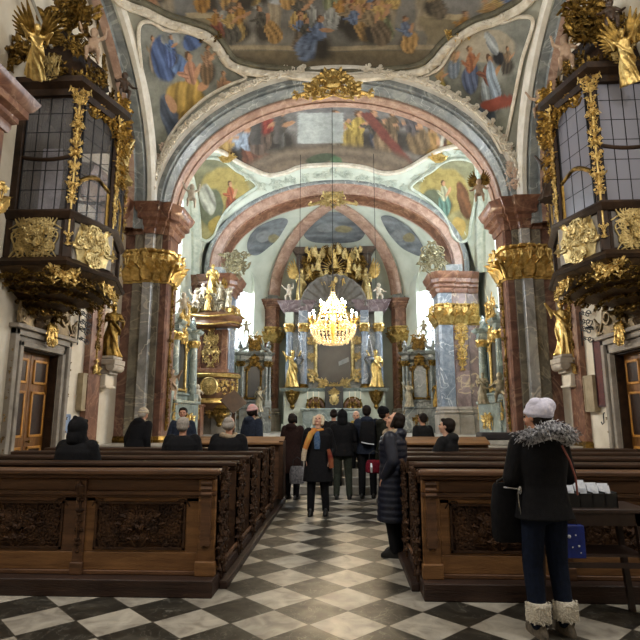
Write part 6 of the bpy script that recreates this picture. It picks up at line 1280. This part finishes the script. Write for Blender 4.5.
# woman standing in the aisle facing the camera
cp_ = Vector((-.42, 9.2, 0)); t, T, k, HT = person('person in open black coat and orange scarf facing the camera, looking up', cp_, radians(176), 1.64, head=(radians(24), radians(-8), 0), armL='pocket', armR='pocket', coat=c_black, hem=-.34, puff=1.35, legs=c_black, hair=h_blond, hairstyle='bob', hat=k_cream, hatstyle='hoodie', vox=.009, skin=skin2, flare=1.1, walk=.04, stance=.03)
def ribbon(pts, w, mat, nm, par, T, k, th=.018):
    m = MB(); m.tube(pts, w, 8, flat=1); o = MB(); o.merge(m, T); scl(o, k).build(nm, mat, par, world=False)
ribbon([(.03, .1, .55), (.11, .15, .48), (.17, .19, .34), (.21, .19, .22)], [.045, .055, .05, .045], k_orange, 'scarf', t, T, k)
ribbon([(.21, .19, .23), (.23, .19, .12), (.24, .18, .02)], [.045, .045, .04], k_cream, 'scarf_tail', t, T, k)
ribbon([(-.2, .16, .22), (-.24, .16, .06), (-.25, .15, -.1)], [.03, .045, .04], k_red, 'scarf_tail', t, T, k)
ribbon([(-.1, .06, .55), (0, .11, .53), (.1, .07, .56)], [.03, .035, .03], k_orange, 'scarf_collar', t, T, k)
m = MB(); m.loft([(0, .155, .22, .05, .03), (0, .165, .36, .06, .03), (0, .145, .48, .05, .03), (0, .1, .54, .03, .03)], 12); o = MB(); o.merge(m, T); scl(o, k).build('blue_shirt', cl('shirt_blue', '2d4a6e', '5a6c84'), t, world=False)
# the group by the steps
def far(label, px, pyf, rz, H, **kw):
    p = wp(px, pyf, 0); return person(label, Vector((p.x, p.y, 0)), radians(rz), H, **kw)
far('person in brown hooded coat seen from behind, left of the one in the orange scarf', 292, 499, -20, 1.66, coat=c_brown, hem=-.4, puff=1.2, hair=h_dark, hairstyle='bob', armL='front', armR='front', hood=c_brown, legs=c_black, vox=.012, flare=1.12)
p = wp(297, 500, 0); bag('handbag', 'grey shoulder bag beside the person in the brown coat', Vector((p.x+.02, p.y-.25, .5)), (.3, .16, .32), cl('bag_grey', '8d8c90', '4c4b50'), 0, .2)
far('person in black hooded jacket and grey green trousers seen from behind in the aisle', 343, 499, 0, 1.72, coat=c_black, hem=-.08, puff=1.25, hood=c_black, hoodup=True, hair=h_dark, legs=c_grey, armL='front', armR='front', vox=.012, stance=.03)
far('person with short hair half hidden behind the one in the black hood', 334, 493, 5, 1.76, coat=c_dark, hem=-.2, puff=1.15, hair=h_dark, hairstyle='balding', legs=c_black, vox=.013)
t, T, k, HT = far('person in dark blue jacket with a backpack, seen from behind in the group', 368, 498, -5, 1.82, coat=c_blue, hem=-.1, puff=1.2, hood=c_blue, hair=h_dark, hairstyle='short', legs=c_black, armL='front', armR='front', vox=.012, stance=.01, walk=.03)
p = wp(368, 498, 0); bag('backpack', 'black backpack worn over the dark blue jacket', Vector((p.x, p.y-.24, 1.28)), (.32, .2, .44), c_black, 0, None, 'backpack')
m = MB(); m.tube([(p.x-.13, p.y-.35, 1.1), (p.x, p.y-.36, 1.07), (p.x+.12, p.y-.35, 1.06)], .012, 6); solo(m, 'white_strap', pw, 'thin white strap across the lower edge of the black backpack', 'strap')
far('person in long dark olive coat and black cap, in profile facing right', 386, 500, -62, 1.76, coat=c_olive, hem=-.42, puff=1.2, hat=c_black, hatstyle='slouch', hair=h_dark, hairstyle='short', legs=c_black, armL='front', armR='pocket', vox=.012, flare=1.15, hood=c_black)
p = wp(373, 500, 0); bag('handbag', 'dark red bag carried low by the person in the olive coat', Vector((p.x+.02, p.y-.3, .66)), (.34, .18, .24), cl('bag_red', '6f1626', '480d1a'), .1, .2)
t, T, k, HT = far('person in yellow scarf facing the camera behind the group', 357, 489, 175, 1.72, coat=c_dark, hem=-.1, puff=1.15, hair=h_grey, hairstyle='balding', scarf=c_yel, legs=c_black, vox=.012, skin=skin2)
far('dark figure half hidden behind the navy quilted coat', 425, 497, 30, 1.66, coat=c_dark, hem=-.2, puff=1.15, hair=h_dark, legs=c_black, vox=.013)
t, T, k, HT = person('man in dark jacket facing the camera beyond the left pews', Vector((-3.35, 11.25, 0)), radians(190), 1.78, coat=c_blue, hem=-.05, puff=1.15, hair=h_dark, hairstyle='short', legs=c_black, armL='front', armR='front', vox=.012, skin=skin_)
person('person in pink and white knitted hat and dark coat beyond the left pews', Vector((-1.83, 10.95, 0)), radians(-40), 1.82, coat=c_blue, hem=-.2, puff=1.25, hair=h_dark, hairstyle='bob', hood=c_beige, hat=k_pink, scarf=c_beige, legs=c_black, vox=.012)
person('person in white hat and beige patched dark jacket leaning forward by the left pier', Vector((-4.2, 10.95, 0)), radians(-20), 1.78, lean=radians(14), coat=c_black, hem=-.1, puff=1.3, hair=h_white, hat=k_cream, scarf=c_beige, legs=c_black, vox=.012, hood=c_beige)
# seated
def sit(label, px, Y, rz, **kw):
    p = at(px, 430, Y); return person(label, Vector((p.x, Y, 0)), radians(rz), kw.pop('H', 1.75), seated=True, legs=c_black, vox=.011, **kw)
sit('person seated in a black pointed hood at the far left of the pews', 79, 6.62, -10, coat=c_black, puff=1.35, hood=c_black, hoodup=True, hair=h_dark, armL='front', armR='front', H=1.84)
sit('grey haired man seated in black coat, left of two men seen from behind', 183, 8.35, 5, coat=c_black, puff=1.42, hair=h_grey, hairstyle='short', H=1.86)
sit('grey haired man with thinning crown seated in black coat, right of two men', 229, 8.35, -8, coat=c_black, puff=1.45, hair=h_grey, hairstyle='balding', H=1.88, scarf=c_beige)
sit('man in glasses seated in the right pews, leaning left in dark jacket', 446, 8.35, 62, coat=c_dark, puff=1.25, hair=h_dark, hairstyle='short', head=(radians(8), 0, 0), armL='rest', armR='rest', H=1.84, skin=skin2, hood=c_dark)
